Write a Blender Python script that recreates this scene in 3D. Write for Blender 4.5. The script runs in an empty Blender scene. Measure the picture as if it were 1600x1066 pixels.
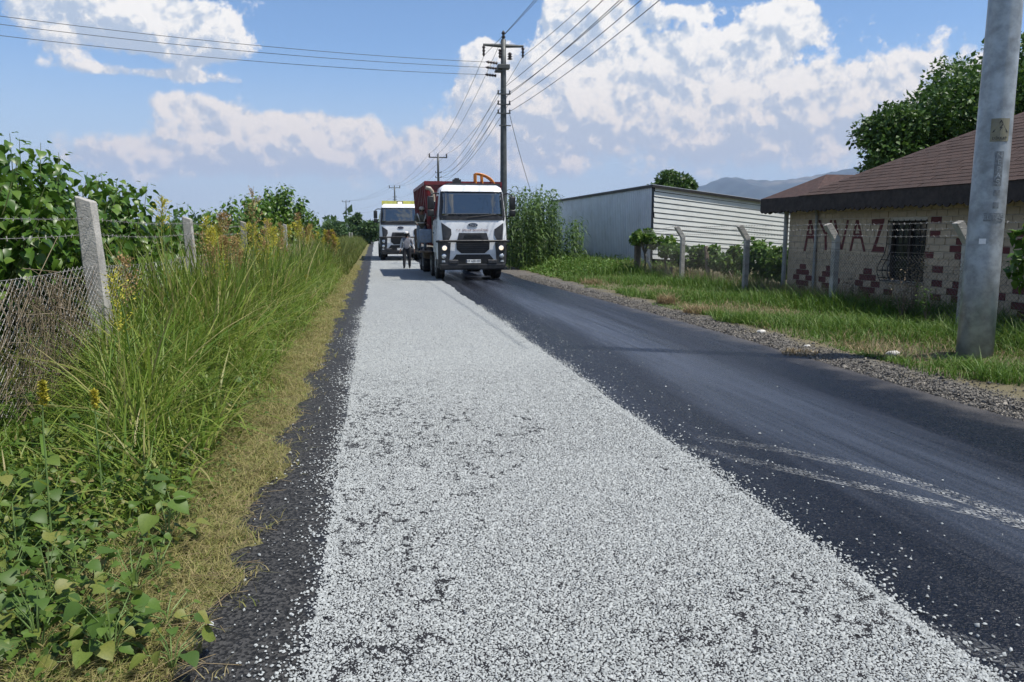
import bpy, bmesh, math, random
import numpy as np
from mathutils import Vector, Matrix, Euler
random.seed(7)
RNG = np.random.default_rng(11)
SC = bpy.context.scene
COL = SC.collection
R = math.radians

# ------------------------------------------------------------------ camera
CAM_H, FPX, YAW, PITCH = 1.75, 1180.0, R(-10.15), R(-8.25)
cam_d = bpy.data.cameras.new('camera')
cam = bpy.data.objects.new('camera', cam_d)
COL.objects.link(cam)
cam.location = (0, 0, CAM_H)
cam.rotation_euler = (R(90) + PITCH, 0, YAW)
cam_d.sensor_width = 36.0
cam_d.lens = 36.0 * FPX / 1600.0
cam_d.clip_start, cam_d.clip_end = 0.05, 40000
SC.camera = cam
CR = Euler((R(90) + PITCH, 0, YAW)).to_matrix()
CP = Vector((0, 0, CAM_H))

def ray(px, py):
    return (CR @ Vector(((px - 800) / FPX, -(py - 533) / FPX, -1))).normalized()
def G(px, py, z=0.0):                      # pixel -> point on a level surface
    d = ray(px, py); t = (z - CP.z) / d.z
    return CP + d * t
def AT_Y(px, py, y):                       # pixel -> point at a depth along the road
    d = ray(px, py); return CP + d * (y / d.y)
def AT_X(px, py, x):
    d = ray(px, py); return CP + d * (x / d.x)

# ------------------------------------------------------------------ sky, sun
SUN_EL, SUN_AZ = R(64), R(116)             # azimuth from +Y towards +X
world = bpy.data.worlds.new('World'); SC.world = world; world.use_nodes = True
WN, WL = world.node_tree.nodes, world.node_tree.links
WN.clear()
class NB:                                   # tiny node builder
    def __init__(s, nt): s.n, s.l = nt.nodes, nt.links
    def put(s, sock, v):
        if hasattr(v, 'is_output') or hasattr(v, 'links'): s.l.new(v, sock)
        else: sock.default_value = v
    def math(s, op, a, b=None, c=None, clamp=False):
        n = s.n.new('ShaderNodeMath'); n.operation = op; n.use_clamp = clamp
        s.put(n.inputs[0], a)
        if b is not None: s.put(n.inputs[1], b)
        if c is not None: s.put(n.inputs[2], c)
        return n.outputs[0]
    def vmath(s, op, a, b=None):
        n = s.n.new('ShaderNodeVectorMath'); n.operation = op
        s.put(n.inputs[0], a)
        if b is not None: s.put(n.inputs[1], b)
        return n.outputs['Value'] if op in ('DOT_PRODUCT', 'LENGTH', 'DISTANCE') else n.outputs['Vector']
    def comb(s, x, y, z):
        n = s.n.new('ShaderNodeCombineXYZ')
        for i, v in enumerate((x, y, z)): s.put(n.inputs[i], v)
        return n.outputs[0]
    def sep(s, v):
        n = s.n.new('ShaderNodeSeparateXYZ'); s.l.new(v, n.inputs[0]); return n.outputs
    def noise(s, vec, scale, detail=4, rough=0.55, dist=0.0):
        n = s.n.new('ShaderNodeTexNoise'); s.l.new(vec, n.inputs['Vector'])
        n.inputs['Scale'].default_value = scale; n.inputs['Detail'].default_value = detail
        n.inputs['Roughness'].default_value = rough; n.inputs['Distortion'].default_value = dist
        return n.outputs['Fac']
    def voro(s, vec, scale, feature='F1', detail=0.0, out='Distance', rand=1.0, rough=.5):
        n = s.n.new('ShaderNodeTexVoronoi'); n.feature = feature; s.l.new(vec, n.inputs['Vector'])
        n.inputs['Scale'].default_value = scale; n.inputs['Randomness'].default_value = rand
        if detail: n.inputs['Detail'].default_value = detail; n.inputs['Roughness'].default_value = rough; n.normalize = True
        return n.outputs[out]
    def maprange(s, v, a, b, c=0.0, d=1.0, smooth=True):
        n = s.n.new('ShaderNodeMapRange'); n.interpolation_type = 'SMOOTHSTEP' if smooth else 'LINEAR'
        s.put(n.inputs['Value'], v)
        for k, x in zip(('From Min', 'From Max', 'To Min', 'To Max'), (a, b, c, d)): s.put(n.inputs[k], x)
        return n.outputs['Result']
    def mix(s, f, a, b):
        n = s.n.new('ShaderNodeMix'); n.data_type = 'RGBA'; s.put(n.inputs['Factor'], f)
        for sk, v in ((n.inputs['A'], a), (n.inputs['B'], b)): pass
        ia = [i for i in n.inputs if i.name == 'A' and i.type == 'RGBA'][0]
        ib = [i for i in n.inputs if i.name == 'B' and i.type == 'RGBA'][0]
        s.put(ia, a if hasattr(a, 'links') else (*a[:3], 1)); s.put(ib, b if hasattr(b, 'links') else (*b[:3], 1))
        return [o for o in n.outputs if o.type == 'RGBA'][0]
    def mapping(s, vec, scale=(1, 1, 1), loc=(0, 0, 0), rot=(0, 0, 0)):
        n = s.n.new('ShaderNodeMapping'); s.l.new(vec, n.inputs['Vector'])
        n.inputs['Scale'].default_value = scale; n.inputs['Location'].default_value = loc; n.inputs['Rotation'].default_value = rot
        return n.outputs[0]

SKY_STRENGTH = 0.15
wb = NB(world.node_tree)
sky = WN.new('ShaderNodeTexSky'); sky.sky_type = 'NISHITA'; sky.sun_disc = False
sky.sun_elevation = SUN_EL; sky.sun_rotation = SUN_AZ
sky.air_density = 1.0; sky.dust_density = 0.15; sky.ozone_density = 1.6
wtc = WN.new('ShaderNodeTexCoord'); wdir = wtc.outputs['Generated']
def cloud_noise(vec):
    fb = wb.noise(vec, 17.0, 7, .60, .15)
    bil = wb.math('SUBTRACT', 1.0, wb.voro(vec, 34.0, 'F1', 3.0, rough=.62))
    return fb, bil
wx, wy, wz = wb.sep(wdir)
AZ = wb.math('ARCTAN2', wx, wy)
EL = wb.math('ARCSINE', wb.math('MINIMUM', wb.math('MAXIMUM', wz, -1.0), 1.0))
pAE = wb.comb(AZ, EL, 0.0)
warp = wb.noise(wdir, 8.0, 3, .55)
# cumulus masses: centre and half-size in the photograph's pixels -> directions, weight
BLOBS = [(120, 8, 130, 36, .85), (255, 50, 86, 40, 1.05), (325, 82, 40, 13, .5), (88, 72, 32, 15, .5), (232, 115, 110, 8, .75),
         (282, 160, 54, 15, 1.0), (470, 196, 120, 18, 1.05), (390, 232, 135, 34, 1.0), (520, 240, 120, 36, .85), (320, 262, 100, 26, .65), (620, 250, 110, 40, .45),
         (155, 246, 60, 28, .95), (762, 118, 38, 46, 1.15), (775, 185, 90, 60, 1.05), (880, 165, 80, 66, .95), (800, 250, 150, 40, .55),
         (930, 18, 70, 40, 1.05), (975, 95, 84, 40, .8), (1075, 92, 88, 36, .8), (1237, 40, 62, 30, 1.2), (1050, 168, 165, 52, .82),
         (1240, 165, 125, 46, .82), (1420, 140, 200, 34, .75), (1580, 140, 130, 38, .8), (1110, 14, 60, 12, .55), (1150, 225, 260, 56, .65), (1380, 205, 150, 40, .5)]
T0 = GR = None
for (cx, cy_, rx, ry, w) in BLOBS:
    d0 = ray(cx, cy_); a0, e0 = math.atan2(d0.x, d0.y), math.asin(d0.z)
    kx, ky = FPX / rx * .9, FPX / ry * .9
    q = wb.vmath('MULTIPLY', wb.vmath('SUBTRACT', pAE, (a0, e0, 0)), (kx, ky, 0))
    g = wb.math('MULTIPLY', wb.math('EXPONENT', wb.math('MULTIPLY', wb.vmath('DOT_PRODUCT', q, q), -1.0)), w)
    h = wb.math('MULTIPLY', g, wb.vmath('DOT_PRODUCT', q, (.35, 1.0, 0)))     # height within the mass, towards the sun
    T0 = g if T0 is None else wb.math('ADD', T0, g)
    GR = h if GR is None else wb.math('ADD', GR, h)
# the same kind of broken cumulus goes on round the rest of the sky
away = wb.math('MAXIMUM', wb.maprange(wb.math('ABSOLUTE', wb.math('SUBTRACT', AZ, R(10))), R(38), R(55)), wb.maprange(EL, R(22), R(34)))
gen = wb.maprange(wb.noise(wdir, 3.2, 2, .5), .45, .62)
gen = wb.math('MULTIPLY', wb.math('MULTIPLY', gen, away), wb.maprange(EL, R(60), R(25), .25, 1.0))
T0 = wb.math('ADD', T0, gen)
fb0, bil0 = cloud_noise(wdir)
fb1, bil1 = cloud_noise(wb.vmath('ADD', wdir, (0.006, 0.0, 0.011)))
def comb_n(fb, bil):
    return wb.math('ADD', wb.math('MULTIPLY', wb.math('SUBTRACT', fb, .5), 2.1), wb.math('MULTIPLY', wb.math('SUBTRACT', bil, .66), 1.0))
n0, n1 = comb_n(fb0, bil0), comb_n(fb1, bil1)
F0 = wb.math('ADD', wb.math('ADD', T0, n0), wb.math('MULTIPLY', wb.math('SUBTRACT', warp, .5), .7))
soft = wb.maprange(EL, R(4), R(14), .62, .20)
alpha = wb.maprange(F0, .44, wb.math('ADD', soft, .48))
alpha = wb.math('MULTIPLY', alpha, wb.maprange(EL, R(.8), R(5.0), .10, 1.0))
relief = wb.math('SUBTRACT', n0, n1)
lit = wb.math('ADD', wb.math('MULTIPLY', relief, 2.7), wb.math('MULTIPLY', GR, .7))
lit = wb.math('ADD', lit, wb.math('MULTIPLY', wb.math('SUBTRACT', fb0, .5), 1.1))
lit = wb.maprange(lit, -.55, .60)
CL = 1.0 / SKY_STRENGTH
lowwarm = wb.maprange(EL, R(4), R(15))
bright = wb.mix(lowwarm, (.80 * CL, .71 * CL, .64 * CL), (.90 * CL, .87 * CL, .83 * CL))
shade = wb.mix(lowwarm, (.46 * CL, .49 * CL, .56 * CL), (.42 * CL, .50 * CL, .62 * CL))
ccol = wb.mix(lit, shade, bright)
# thin milky veil that thickens towards the horizon
veil = wb.math('MULTIPLY', wb.maprange(EL, R(13.5), R(1.0), 0.0, .95), wb.maprange(wb.noise(wb.mapping(wdir, (1, 1, 4)), 3.0, 4, .5), .2, .75, .8, 1.0))
skyc = wb.mix(veil, wb.vmath('MULTIPLY', sky.outputs[0], (.62, .72, .84)), (.47 * CL, .525 * CL, .61 * CL))
fin = wb.mix(alpha, skyc, ccol)
bg = WN.new('ShaderNodeBackground'); bg.inputs['Strength'].default_value = SKY_STRENGTH
WL.new(fin, bg.inputs['Color'])
world.cycles.sampling_method = 'MANUAL'; world.cycles.sample_map_resolution = 256
wo = WN.new('ShaderNodeOutputWorld'); WL.new(bg.outputs[0], wo.inputs['Surface'])

sun_d = bpy.data.lights.new('sun', 'SUN'); sun_d.energy = 5.0; sun_d.angle = R(0.55); sun_d.color = (1, .95, .87)
sun = bpy.data.objects.new('sun', sun_d); COL.objects.link(sun)
SUNV = Vector((math.sin(SUN_AZ) * math.cos(SUN_EL), math.cos(SUN_AZ) * math.cos(SUN_EL), math.sin(SUN_EL)))
sun.rotation_euler = SUNV.to_track_quat('Z', 'Y').to_euler()
sun.location = (20, -10, 40)
vs = SC.view_settings
vs.view_transform = 'Standard'; vs.look = 'None'; vs.exposure = 0.25; vs.gamma = 1.0; vs.use_curve_mapping = False
SC.render.engine = 'CYCLES'
cy = SC.cycles
cy.max_bounces = 6; cy.diffuse_bounces = 3; cy.glossy_bounces = 3; cy.transmission_bounces = 4
cy.transparent_max_bounces = 12; cy.volume_bounces = 0; cy.caustics_reflective = False; cy.caustics_refractive = False
cy.use_denoising = True; cy.sample_clamp_indirect = 6.0

# ------------------------------------------------------------------ helpers
def link(o, parent=None):
    COL.objects.link(o)
    if parent is not None: o.parent = parent
    return o
def tag(o, label=None, cat=None, group=None, kind=None):
    if label: o['label'] = label
    if cat: o['category'] = cat
    if group: o['group'] = group
    if kind: o['kind'] = kind
    return o
def empty(name, loc=(0, 0, 0), rz=0.0, label=None, cat=None, group=None):
    o = bpy.data.objects.new(name, None); o.empty_display_size = .3
    COL.objects.link(o); o.location = loc; o.rotation_euler = (0, 0, rz)
    return tag(o, label, cat, group)
def mesh_obj(name, me, mat, parent=None):
    o = bpy.data.objects.new(name, me)
    for m in (mat if isinstance(mat, (list, tuple)) else [mat]): me.materials.append(m)
    return link(o, parent)
def bm_obj(name, bm, mat, parent=None, smooth=False):
    me = bpy.data.meshes.new(name); bm.normal_update(); bm.to_mesh(me); bm.free()
    if smooth: me.polygons.foreach_set('use_smooth', [True] * len(me.polygons))
    return mesh_obj(name, me, mat, parent)
def np_mesh(name, V, tris=None, quads=None, rnd=None, smooth=False):
    V = np.asarray(V, np.float32).reshape(-1, 3)
    me = bpy.data.meshes.new(name)
    parts, starts, tot = [], [], 0
    nl = 0; loops = []; ls = []; lt = []
    for F, k in ((tris, 3), (quads, 4)):
        if F is None or len(F) == 0: continue
        F = np.asarray(F, np.int32).reshape(-1, k)
        loops.append(F.ravel()); ls.append(nl + np.arange(len(F)) * k); lt.append(np.full(len(F), k)); nl += F.size
    loops = np.concatenate(loops); ls = np.concatenate(ls).astype(np.int32); lt = np.concatenate(lt).astype(np.int32)
    me.vertices.add(len(V)); me.vertices.foreach_set('co', V.ravel())
    me.loops.add(len(loops)); me.loops.foreach_set('vertex_index', loops.astype(np.int32))
    me.polygons.add(len(ls)); me.polygons.foreach_set('loop_start', ls); me.polygons.foreach_set('loop_total', lt)
    if smooth: me.polygons.foreach_set('use_smooth', np.ones(len(ls), bool))
    me.update(calc_edges=True)
    if rnd is not None:
        a = me.attributes.new('rnd', 'FLOAT', 'POINT'); a.data.foreach_set('value', np.asarray(rnd, np.float32))
    me.validate()
    return me
def box(bm, c, s, rot=None):
    m = Matrix.Translation(c) @ (rot.to_4x4() if rot is not None else Matrix()) @ Matrix.Diagonal((s[0], s[1], s[2], 1))
    return bmesh.ops.create_cube(bm, size=1.0, matrix=m)['verts']
def bevel(bm, w, seg=2):
    bmesh.ops.bevel(bm, geom=bm.edges[:], offset=w, segments=seg, affect='EDGES', profile=.6)
def tube(bm, pts, r, n=6, caps=True):
    pts = [Vector(p) for p in pts]; k = len(pts)
    rr = r if isinstance(r, (list, tuple)) else [r] * k
    rings = []; up = Vector((0, 0, 1)); prev = None
    for i, p in enumerate(pts):
        t = (pts[min(i + 1, k - 1)] - pts[max(i - 1, 0)]).normalized()
        if prev is None:
            a = t.orthogonal().normalized()
        else:
            a = prev - t * prev.dot(t)
            a = a.normalized() if a.length > 1e-6 else t.orthogonal().normalized()
        prev = a; b = t.cross(a)
        rings.append([bm.verts.new(p + (a * math.cos(2 * math.pi * j / n) + b * math.sin(2 * math.pi * j / n)) * rr[i]) for j in range(n)])
    for i in range(k - 1):
        for j in range(n):
            bm.faces.new((rings[i][j], rings[i][(j + 1) % n], rings[i + 1][(j + 1) % n], rings[i + 1][j]))
    if caps:
        bm.faces.new(rings[0][::-1]); bm.faces.new(rings[-1])
def lathe(bm, prof, n=20, axis='Z', c=(0, 0, 0), cap=True):
    c = Vector(c); rings = []
    for (r, h) in prof:
        ring = []
        for j in range(n):
            a = 2 * math.pi * j / n
            if axis == 'Z': v = Vector((r * math.cos(a), r * math.sin(a), h))
            elif axis == 'X': v = Vector((h, r * math.cos(a), r * math.sin(a)))
            else: v = Vector((r * math.cos(a), h, r * math.sin(a)))
            ring.append(bm.verts.new(c + v))
        rings.append(ring)
    for i in range(len(rings) - 1):
        for j in range(n):
            bm.faces.new((rings[i][j], rings[i][(j + 1) % n], rings[i + 1][(j + 1) % n], rings[i + 1][j]))
    if cap:
        bm.faces.new(rings[0][::-1]); bm.faces.new(rings[-1])
    bmesh.ops.recalc_face_normals(bm, faces=bm.faces[:])
def prism(bm, poly, d):                     # polygon (list of Vector) extruded along d
    a = [bm.verts.new(p) for p in poly]; b = [bm.verts.new(Vector(p) + d) for p in poly]
    n = len(poly)
    bm.faces.new(a); bm.faces.new(b[::-1])
    for i in range(n): bm.faces.new((a[i], b[i], b[(i + 1) % n], a[(i + 1) % n]))
    bmesh.ops.recalc_face_normals(bm, faces=bm.faces[:])
def text_mesh(body, size, depth=0.002, align='CENTER', spacing=1.0, shear=0.0):
    cu = bpy.data.curves.new('t', 'FONT'); cu.body = body; cu.size = size; cu.extrude = depth
    cu.align_x = align; cu.align_y = 'CENTER'; cu.resolution_u = 2; cu.space_character = spacing; cu.shear = shear
    o = bpy.data.objects.new('t', cu); COL.objects.link(o)
    dg = bpy.context.evaluated_depsgraph_get()
    me = bpy.data.meshes.new_from_object(o.evaluated_get(dg))
    bpy.data.objects.remove(o); bpy.data.curves.remove(cu)
    me.materials.clear()
    return me

# ------------------------------------------------------------------ materials
def new_mat(name):
    m = bpy.data.materials.new(name); m.use_nodes = True
    nt = m.node_tree; p = nt.nodes['Principled BSDF']
    return m, NB(nt), p, nt
def sp(p, key, v):
    if key in p.inputs: p.inputs[key].default_value = v
def mat(name, col, rough=.6, metal=0.0, var=.12, scale=6.0, bump=0.0, bscale=40.0, spec=.5, rndobj=0.0, dirt=None, coat=0.0):
    m, b, p, nt = new_mat(name)
    tc = nt.nodes.new('ShaderNodeTexCoord').outputs['Object']
    lo = tuple(max(0, c * (1 - var)) for c in col); hi = tuple(min(1, c * (1 + var)) for c in col)
    c = b.mix(b.maprange(b.noise(tc, scale, 6, .6), .3, .7), lo, hi)
    if dirt is not None:
        dcol, amt, dsc = dirt
        c = b.mix(b.math('MULTIPLY', b.maprange(b.noise(tc, dsc, 7, .65), .48, .72), amt), c, dcol)
    if rndobj:
        oi = nt.nodes.new('ShaderNodeObjectInfo').outputs['Random']
        c = b.mix(b.math('MULTIPLY', oi, rndobj), c, tuple(x * .45 for x in col))
    nt.links.new(c, p.inputs['Base Color'])
    rg = b.maprange(b.noise(tc, scale * 2.3, 5), .3, .7, max(.02, rough - .08), min(1, rough + .08))
    nt.links.new(rg, p.inputs['Roughness'])
    p.inputs['Metallic'].default_value = metal; sp(p, 'Specular IOR Level', spec); sp(p, 'Coat Weight', coat); sp(p, 'Coat Roughness', .08)
    if bump:
        bn = nt.nodes.new('ShaderNodeBump'); bn.inputs['Strength'].default_value = bump; bn.inputs['Distance'].default_value = .02
        nt.links.new(b.noise(tc, bscale, 5, .6), bn.inputs['Height']); nt.links.new(bn.outputs[0], p.inputs['Normal'])
    return m
def leaf_mat(name, cols, rough=.5, transl=.3, obj=False, spec=.35):
    """foliage: each blade or leaf takes its own hue from the list"""
    m, b, p, nt = new_mat(name)
    if obj: rv = nt.nodes.new('ShaderNodeObjectInfo').outputs['Random']
    else:
        at = nt.nodes.new('ShaderNodeAttribute'); at.attribute_name = 'rnd'; rv = at.outputs['Fac']
    cr = nt.nodes.new('ShaderNodeValToRGB'); e = cr.color_ramp.elements
    n = len(cols)
    e[0].position = 0; e[0].color = (*cols[0], 1); e[1].position = 1; e[1].color = (*cols[-1], 1)
    for i in range(1, n - 1):
        k = e.new(i / (n - 1)); k.color = (*cols[i], 1)
    nt.links.new(rv, cr.inputs[0])
    tc = nt.nodes.new('ShaderNodeTexCoord').outputs['Object']
    c = b.mix(b.maprange(b.noise(tc, 9.0, 3), .35, .65, 0, .35), cr.outputs[0], tuple(x * .6 for x in cols[n // 2]))
    nt.links.new(c, p.inputs['Base Color']); p.inputs['Roughness'].default_value = rough; sp(p, 'Specular IOR Level', spec)
    tr = nt.nodes.new('ShaderNodeBsdfTranslucent'); nt.links.new(c, tr.inputs['Color'])
    mx = nt.nodes.new('ShaderNodeMixShader'); mx.inputs[0].default_value = transl
    nt.links.new(p.outputs[0], mx.inputs[1]); nt.links.new(tr.outputs[0], mx.inputs[2])
    nt.links.new(mx.outputs[0], nt.nodes['Material Output'].inputs['Surface'])
    return m

M = {}
M['white_paint'] = mat('white_paint', (.74, .76, .78), .28, var=.05, scale=2, coat=.4, dirt=((.45, .42, .37), .25, 3.0))
M['black_plastic'] = mat('black_plastic', (.012, .013, .015), .45, var=.3, scale=12, dirt=((.06, .055, .05), .3, 6))
M['dark_grey'] = mat('dark_grey', (.030, .032, .037), .5, var=.25, scale=9, dirt=((.10, .09, .075), .35, 5))
M['rubber'] = mat('rubber', (.02, .02, .021), .85, var=.3, scale=14, bump=.3, bscale=30, dirt=((.15, .13, .11), .6, 5))
M['rim'] = mat('rim', (.38, .39, .4), .45, .5, var=.2, dirt=((.12, .1, .08), .6, 7))
M['red_steel'] = mat('red_steel', (.16, .013, .018), .45, var=.2, scale=3, dirt=((.10, .07, .06), .6, 2.5), bump=.06, bscale=5)
M['orange'] = mat('orange', (.62, .20, .02), .5, var=.15)
M['lime_yellow'] = mat('lime_yellow', (.62, .60, .13), .5, var=.12, dirt=((.3, .28, .15), .5, 4))
M['beige_pipe'] = mat('beige_pipe', (.42, .37, .30), .55, var=.2)
M['steel_blue'] = mat('steel_blue', (.17, .22, .30), .5, .2, var=.2, dirt=((.2, .18, .15), .6, 4))
M['rust_steel'] = mat('rust_steel', (.16, .12, .085), .75, .1, var=.35, scale=6)
def glass_mat():
    m, b, p, nt = new_mat('windscreen_glass')
    p.inputs['Base Color'].default_value = (.012, .02, .028, 1); p.inputs['Roughness'].default_value = .04
    sp(p, 'IOR', 2.3)
    tc = nt.nodes.new('ShaderNodeTexCoord').outputs['Object']
    bn = nt.nodes.new('ShaderNodeBump'); bn.inputs['Strength'].default_value = .12; bn.inputs['Distance'].default_value = .05
    nt.links.new(b.noise(tc, 2.2, 1), bn.inputs['Height']); nt.links.new(bn.outputs[0], p.inputs['Normal'])
    return m
M['glass'] = glass_mat()
def lamp_mat(name, col, e):
    m, b, p, nt = new_mat(name)
    p.inputs['Base Color'].default_value = (.7, .7, .7, 1); p.inputs['Roughness'].default_value = .15
    p.inputs['Emission Color'].default_value = (*col, 1); p.inputs['Emission Strength'].default_value = e
    return m
M['headlight_on'] = lamp_mat('headlight_on', (1, .80, .58), .9)
M['beacon_on'] = lamp_mat('beacon_on', (1, .93, .62), .8)
M['lamp_lens'] = mat('lamp_lens', (.55, .58, .6), .15, .3, var=.3, scale=30, coat=.6)
M['chrome'] = mat('chrome', (.6, .62, .64), .2, .9, var=.1)
M['emblem_blue'] = mat('emblem_blue', (.012, .022, .06), .25, var=.2, coat=.5)
M['plate_white'] = mat('plate_white', (.78, .78, .76), .45, var=.06, scale=20)
M['letter_red'] = mat('letter_red', (.22, .10, .09), .5, var=.15)
M['letter_black'] = mat('letter_black', (.02, .02, .02), .5, var=.1)

M['galv'] = mat('galvanised_steel', (.31, .345, .37), .42, .35, var=.30, scale=4.5, dirt=((.17, .18, .185), .75, 3.0), bump=.05, bscale=60)
M['galv_emboss'] = mat('galvanised_emboss', (.17, .19, .205), .5, .3, var=.3, scale=30)
M['galv_dark'] = mat('weathered_steel', (.075, .082, .082), .55, .2, var=.25, scale=5)
M['porcelain'] = mat('brown_porcelain', (.028, .016, .013), .3, var=.2)
M['wire'] = mat('wire_aluminium', (.10, .105, .11), .6, .3, var=.1)
M['fence_wire'] = mat('fence_wire', (.36, .35, .33), .5, .4, var=.25, scale=20, dirt=((.2, .12, .07), .5, 9))
M['fence_wire_old'] = mat('fence_wire_old', (.15, .145, .135), .6, .3, var=.3, scale=20)
M['concrete'] = mat('post_concrete', (.40, .385, .35), .9, var=.22, scale=5, bump=.5, bscale=45, dirt=((.18, .17, .15), .6, 4))
M['concrete_old'] = mat('post_concrete_old', (.30, .28, .24), .92, var=.3, scale=6, bump=.6, bscale=40, dirt=((.12, .11, .09), .7, 4))
M['wood_post'] = mat('wood_post', (.16, .125, .095), .9, var=.3, scale=8, bump=.5, bscale=30)
M['cream_brick'] = mat('cream_brick', (.49, .395, .285), .9, var=.14, scale=7, bump=.35, bscale=60, rndobj=.22, dirt=((.36, .285, .20), .4, 1.6))
M['maroon_brick'] = mat('maroon_brick', (.125, .035, .035), .85, var=.18, scale=9, bump=.3, bscale=60, rndobj=.2, dirt=((.10, .04, .04), .4, 6))
M['mortar'] = mat('mortar', (.58, .53, .45), .95, var=.12, scale=12, bump=.4, bscale=80)
M['shingle'] = mat('shingle', (.060, .033, .024), .9, var=.25, scale=14, bump=.5, bscale=160, rndobj=.45, dirt=((.045, .034, .03), .6, 5))
M['shingle_far'] = mat('shingle_far', (.058, .030, .024), .9, var=.3, scale=9, bump=.5, bscale=90, dirt=((.04, .03, .027), .5, 4))
M['fascia'] = mat('fascia_wood', (.030, .022, .019), .8, var=.4, scale=6, bump=.3, bscale=30)
M['pipe_grey'] = mat('pipe_grey', (.30, .31, .30), .6, var=.12, dirt=((.2, .19, .16), .5, 4))
M['window_dark'] = mat('window_dark', (.02, .024, .026), .12, var=.3, scale=3)
M['wood_dark'] = mat('window_wood', (.045, .035, .03), .7, var=.3)
M['iron'] = mat('iron_bar', (.012, .010, .010), .8, 0, var=.3)
M['cor_blue'] = mat('corrugated_sheet', (.60, .64, .69), .42, .15, var=.07, scale=1.6, dirt=((.45, .48, .5), .5, 1.2))
M['shed_white'] = mat('shed_panel', (.66, .68, .66), .45, var=.05, scale=1.5, rndobj=.06, dirt=((.5, .5, .46), .4, 1.8))
M['black_trim'] = mat('black_trim', (.02, .02, .022), .6, var=.3)
M['stone'] = mat('pale_stone', (.55, .53, .48), .9, var=.2, scale=8, bump=.5)
M['skin'] = mat('skin', (.22, .12, .08), .6, var=.1)
M['trousers'] = mat('dark_trousers', (.018, .02, .028), .85, var=.3, scale=14)
M['grey_shirt'] = mat('grey_shirt', (.19, .20, .235), .85, var=.2, scale=9)
M['white_cloth'] = mat('white_cloth', (.6, .6, .6), .85, var=.1)
M['olive_cloth'] = mat('olive_cloth', (.10, .10, .085), .9, var=.25, scale=9)
M['shoe'] = mat('shoe', (.012, .012, .012), .6, var=.3)
M['hair'] = mat('hair', (.012, .01, .01), .7, var=.2)

# foliage
M['mulberry'] = leaf_mat('mulberry_leaf', [(.042, .10, .012), (.062, .14, .016), (.09, .18, .022), (.15, .235, .035)], .38, .30, True, .4)
M['mulberry_s'] = leaf_mat('mulberry_foliage', [(.042, .10, .012), (.062, .14, .016), (.09, .18, .022), (.15, .235, .035)], .38, .30, False, .4)
M['bark'] = mat('bark', (.10, .085, .065), .9, var=.3, scale=12, bump=.6, bscale=40)
M['shoot'] = mat('green_shoot', (.12, .15, .05), .7, var=.2)
M['grass'] = leaf_mat('tall_grass', [(.06, .13, .022), (.11, .20, .025), (.17, .265, .035), (.27, .32, .06), (.40, .34, .15)], .5, .38)
M['grass_far'] = leaf_mat('grass_far', [(.09, .135, .025), (.13, .175, .03), (.17, .205, .045), (.21, .19, .065)], .6, .3)
M['verge_grass'] = leaf_mat('verge_grass', [(.055, .13, .016), (.08, .17, .02), (.115, .21, .028), (.17, .22, .05)], .55, .32)
M['dry_grass'] = leaf_mat('dry_grass', [(.16, .21, .045), (.27, .27, .08), (.36, .31, .13), (.40, .33, .17)], .7, .3)
M['straw'] = leaf_mat('straw', [(.30, .235, .13), (.38, .30, .17), (.26, .19, .11), (.34, .26, .13)], .75, .2)
M['dead_vine'] = leaf_mat('dead_vine', [(.22, .17, .11), (.32, .26, .17), (.16, .12, .08), (.38, .32, .22)], .85, .1)
M['weed'] = leaf_mat('weed_leaf', [(.05, .10, .018), (.075, .145, .022), (.11, .185, .028), (.22, .22, .05)], .5, .3, True)
M['weed_s'] = leaf_mat('weed_leaf_small', [(.05, .10, .018), (.075, .145, .022), (.11, .185, .028), (.17, .21, .04), (.30, .23, .10)], .5, .3)
M['seed_yellow'] = leaf_mat('seed_yellow', [(.50, .46, .05), (.62, .55, .07), (.44, .44, .06), (.55, .44, .09)], .7, .3)
M['seed_brown'] = leaf_mat('seed_brown', [(.36, .24, .10), (.44, .31, .13), (.32, .19, .09), (.48, .38, .16)], .7, .25)
M['stem_green'] = mat('stem_green', (.14, .22, .06), .6, var=.2)
M['reed'] = leaf_mat('reed_leaf', [(.045, .09, .024), (.065, .125, .032), (.09, .16, .042), (.135, .20, .06)], .5, .3)
M['vine'] = leaf_mat('vine_leaf', [(.05, .12, .02), (.075, .16, .025), (.11, .20, .03), (.16, .24, .04)], .5, .35)
M['tree'] = leaf_mat('tree_leaf', [(.03, .072, .016), (.045, .10, .02), (.068, .14, .025), (.11, .18, .035)], .5, .28)
M['tree_far'] = leaf_mat('tree_far_leaf', [(.035, .08, .025), (.05, .105, .03), (.065, .125, .035), (.08, .13, .045)], .6, .25)

# ------------------------------------------------------------------ ground, verges, road
def hsh(x, y):
    return np.sin(x * 1.7 + 3.1 * np.sin(y * .9)) * .5 + np.sin(y * 2.3 + 1.3 * np.sin(x * 2.9)) * .3 + np.sin(x * 5.1 - y * 4.3) * .2
def sstep(a, b, x):
    t = np.clip((x - a) / (b - a), 0, 1); return t * t * (3 - 2 * t)
def vz_left(x, y):
    x = np.asarray(x, float); y = np.asarray(y, float)
    e = -0.82 + .10 * hsh(x * .0 + 2, y * 1.1) + .05 * np.sin(y * 7.3 + np.sin(y * 3.1) * 2)
    e = e + .035 * np.sin(y * 19 + 2.1 * np.sin(y * 7.7)) + .02 * np.sin(y * 43 + x * 9)
    z = -.03 + .065 * sstep(.22, -.22, x - e) + .012 * np.sin(x * 47 + y * 31) * np.sin(x * 29 - y * 53)
    return z + .02 * hsh(x * 2, y * 2) * sstep(.0, -.5, x - e) + .05 * sstep(-1.2, -3, x)
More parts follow.
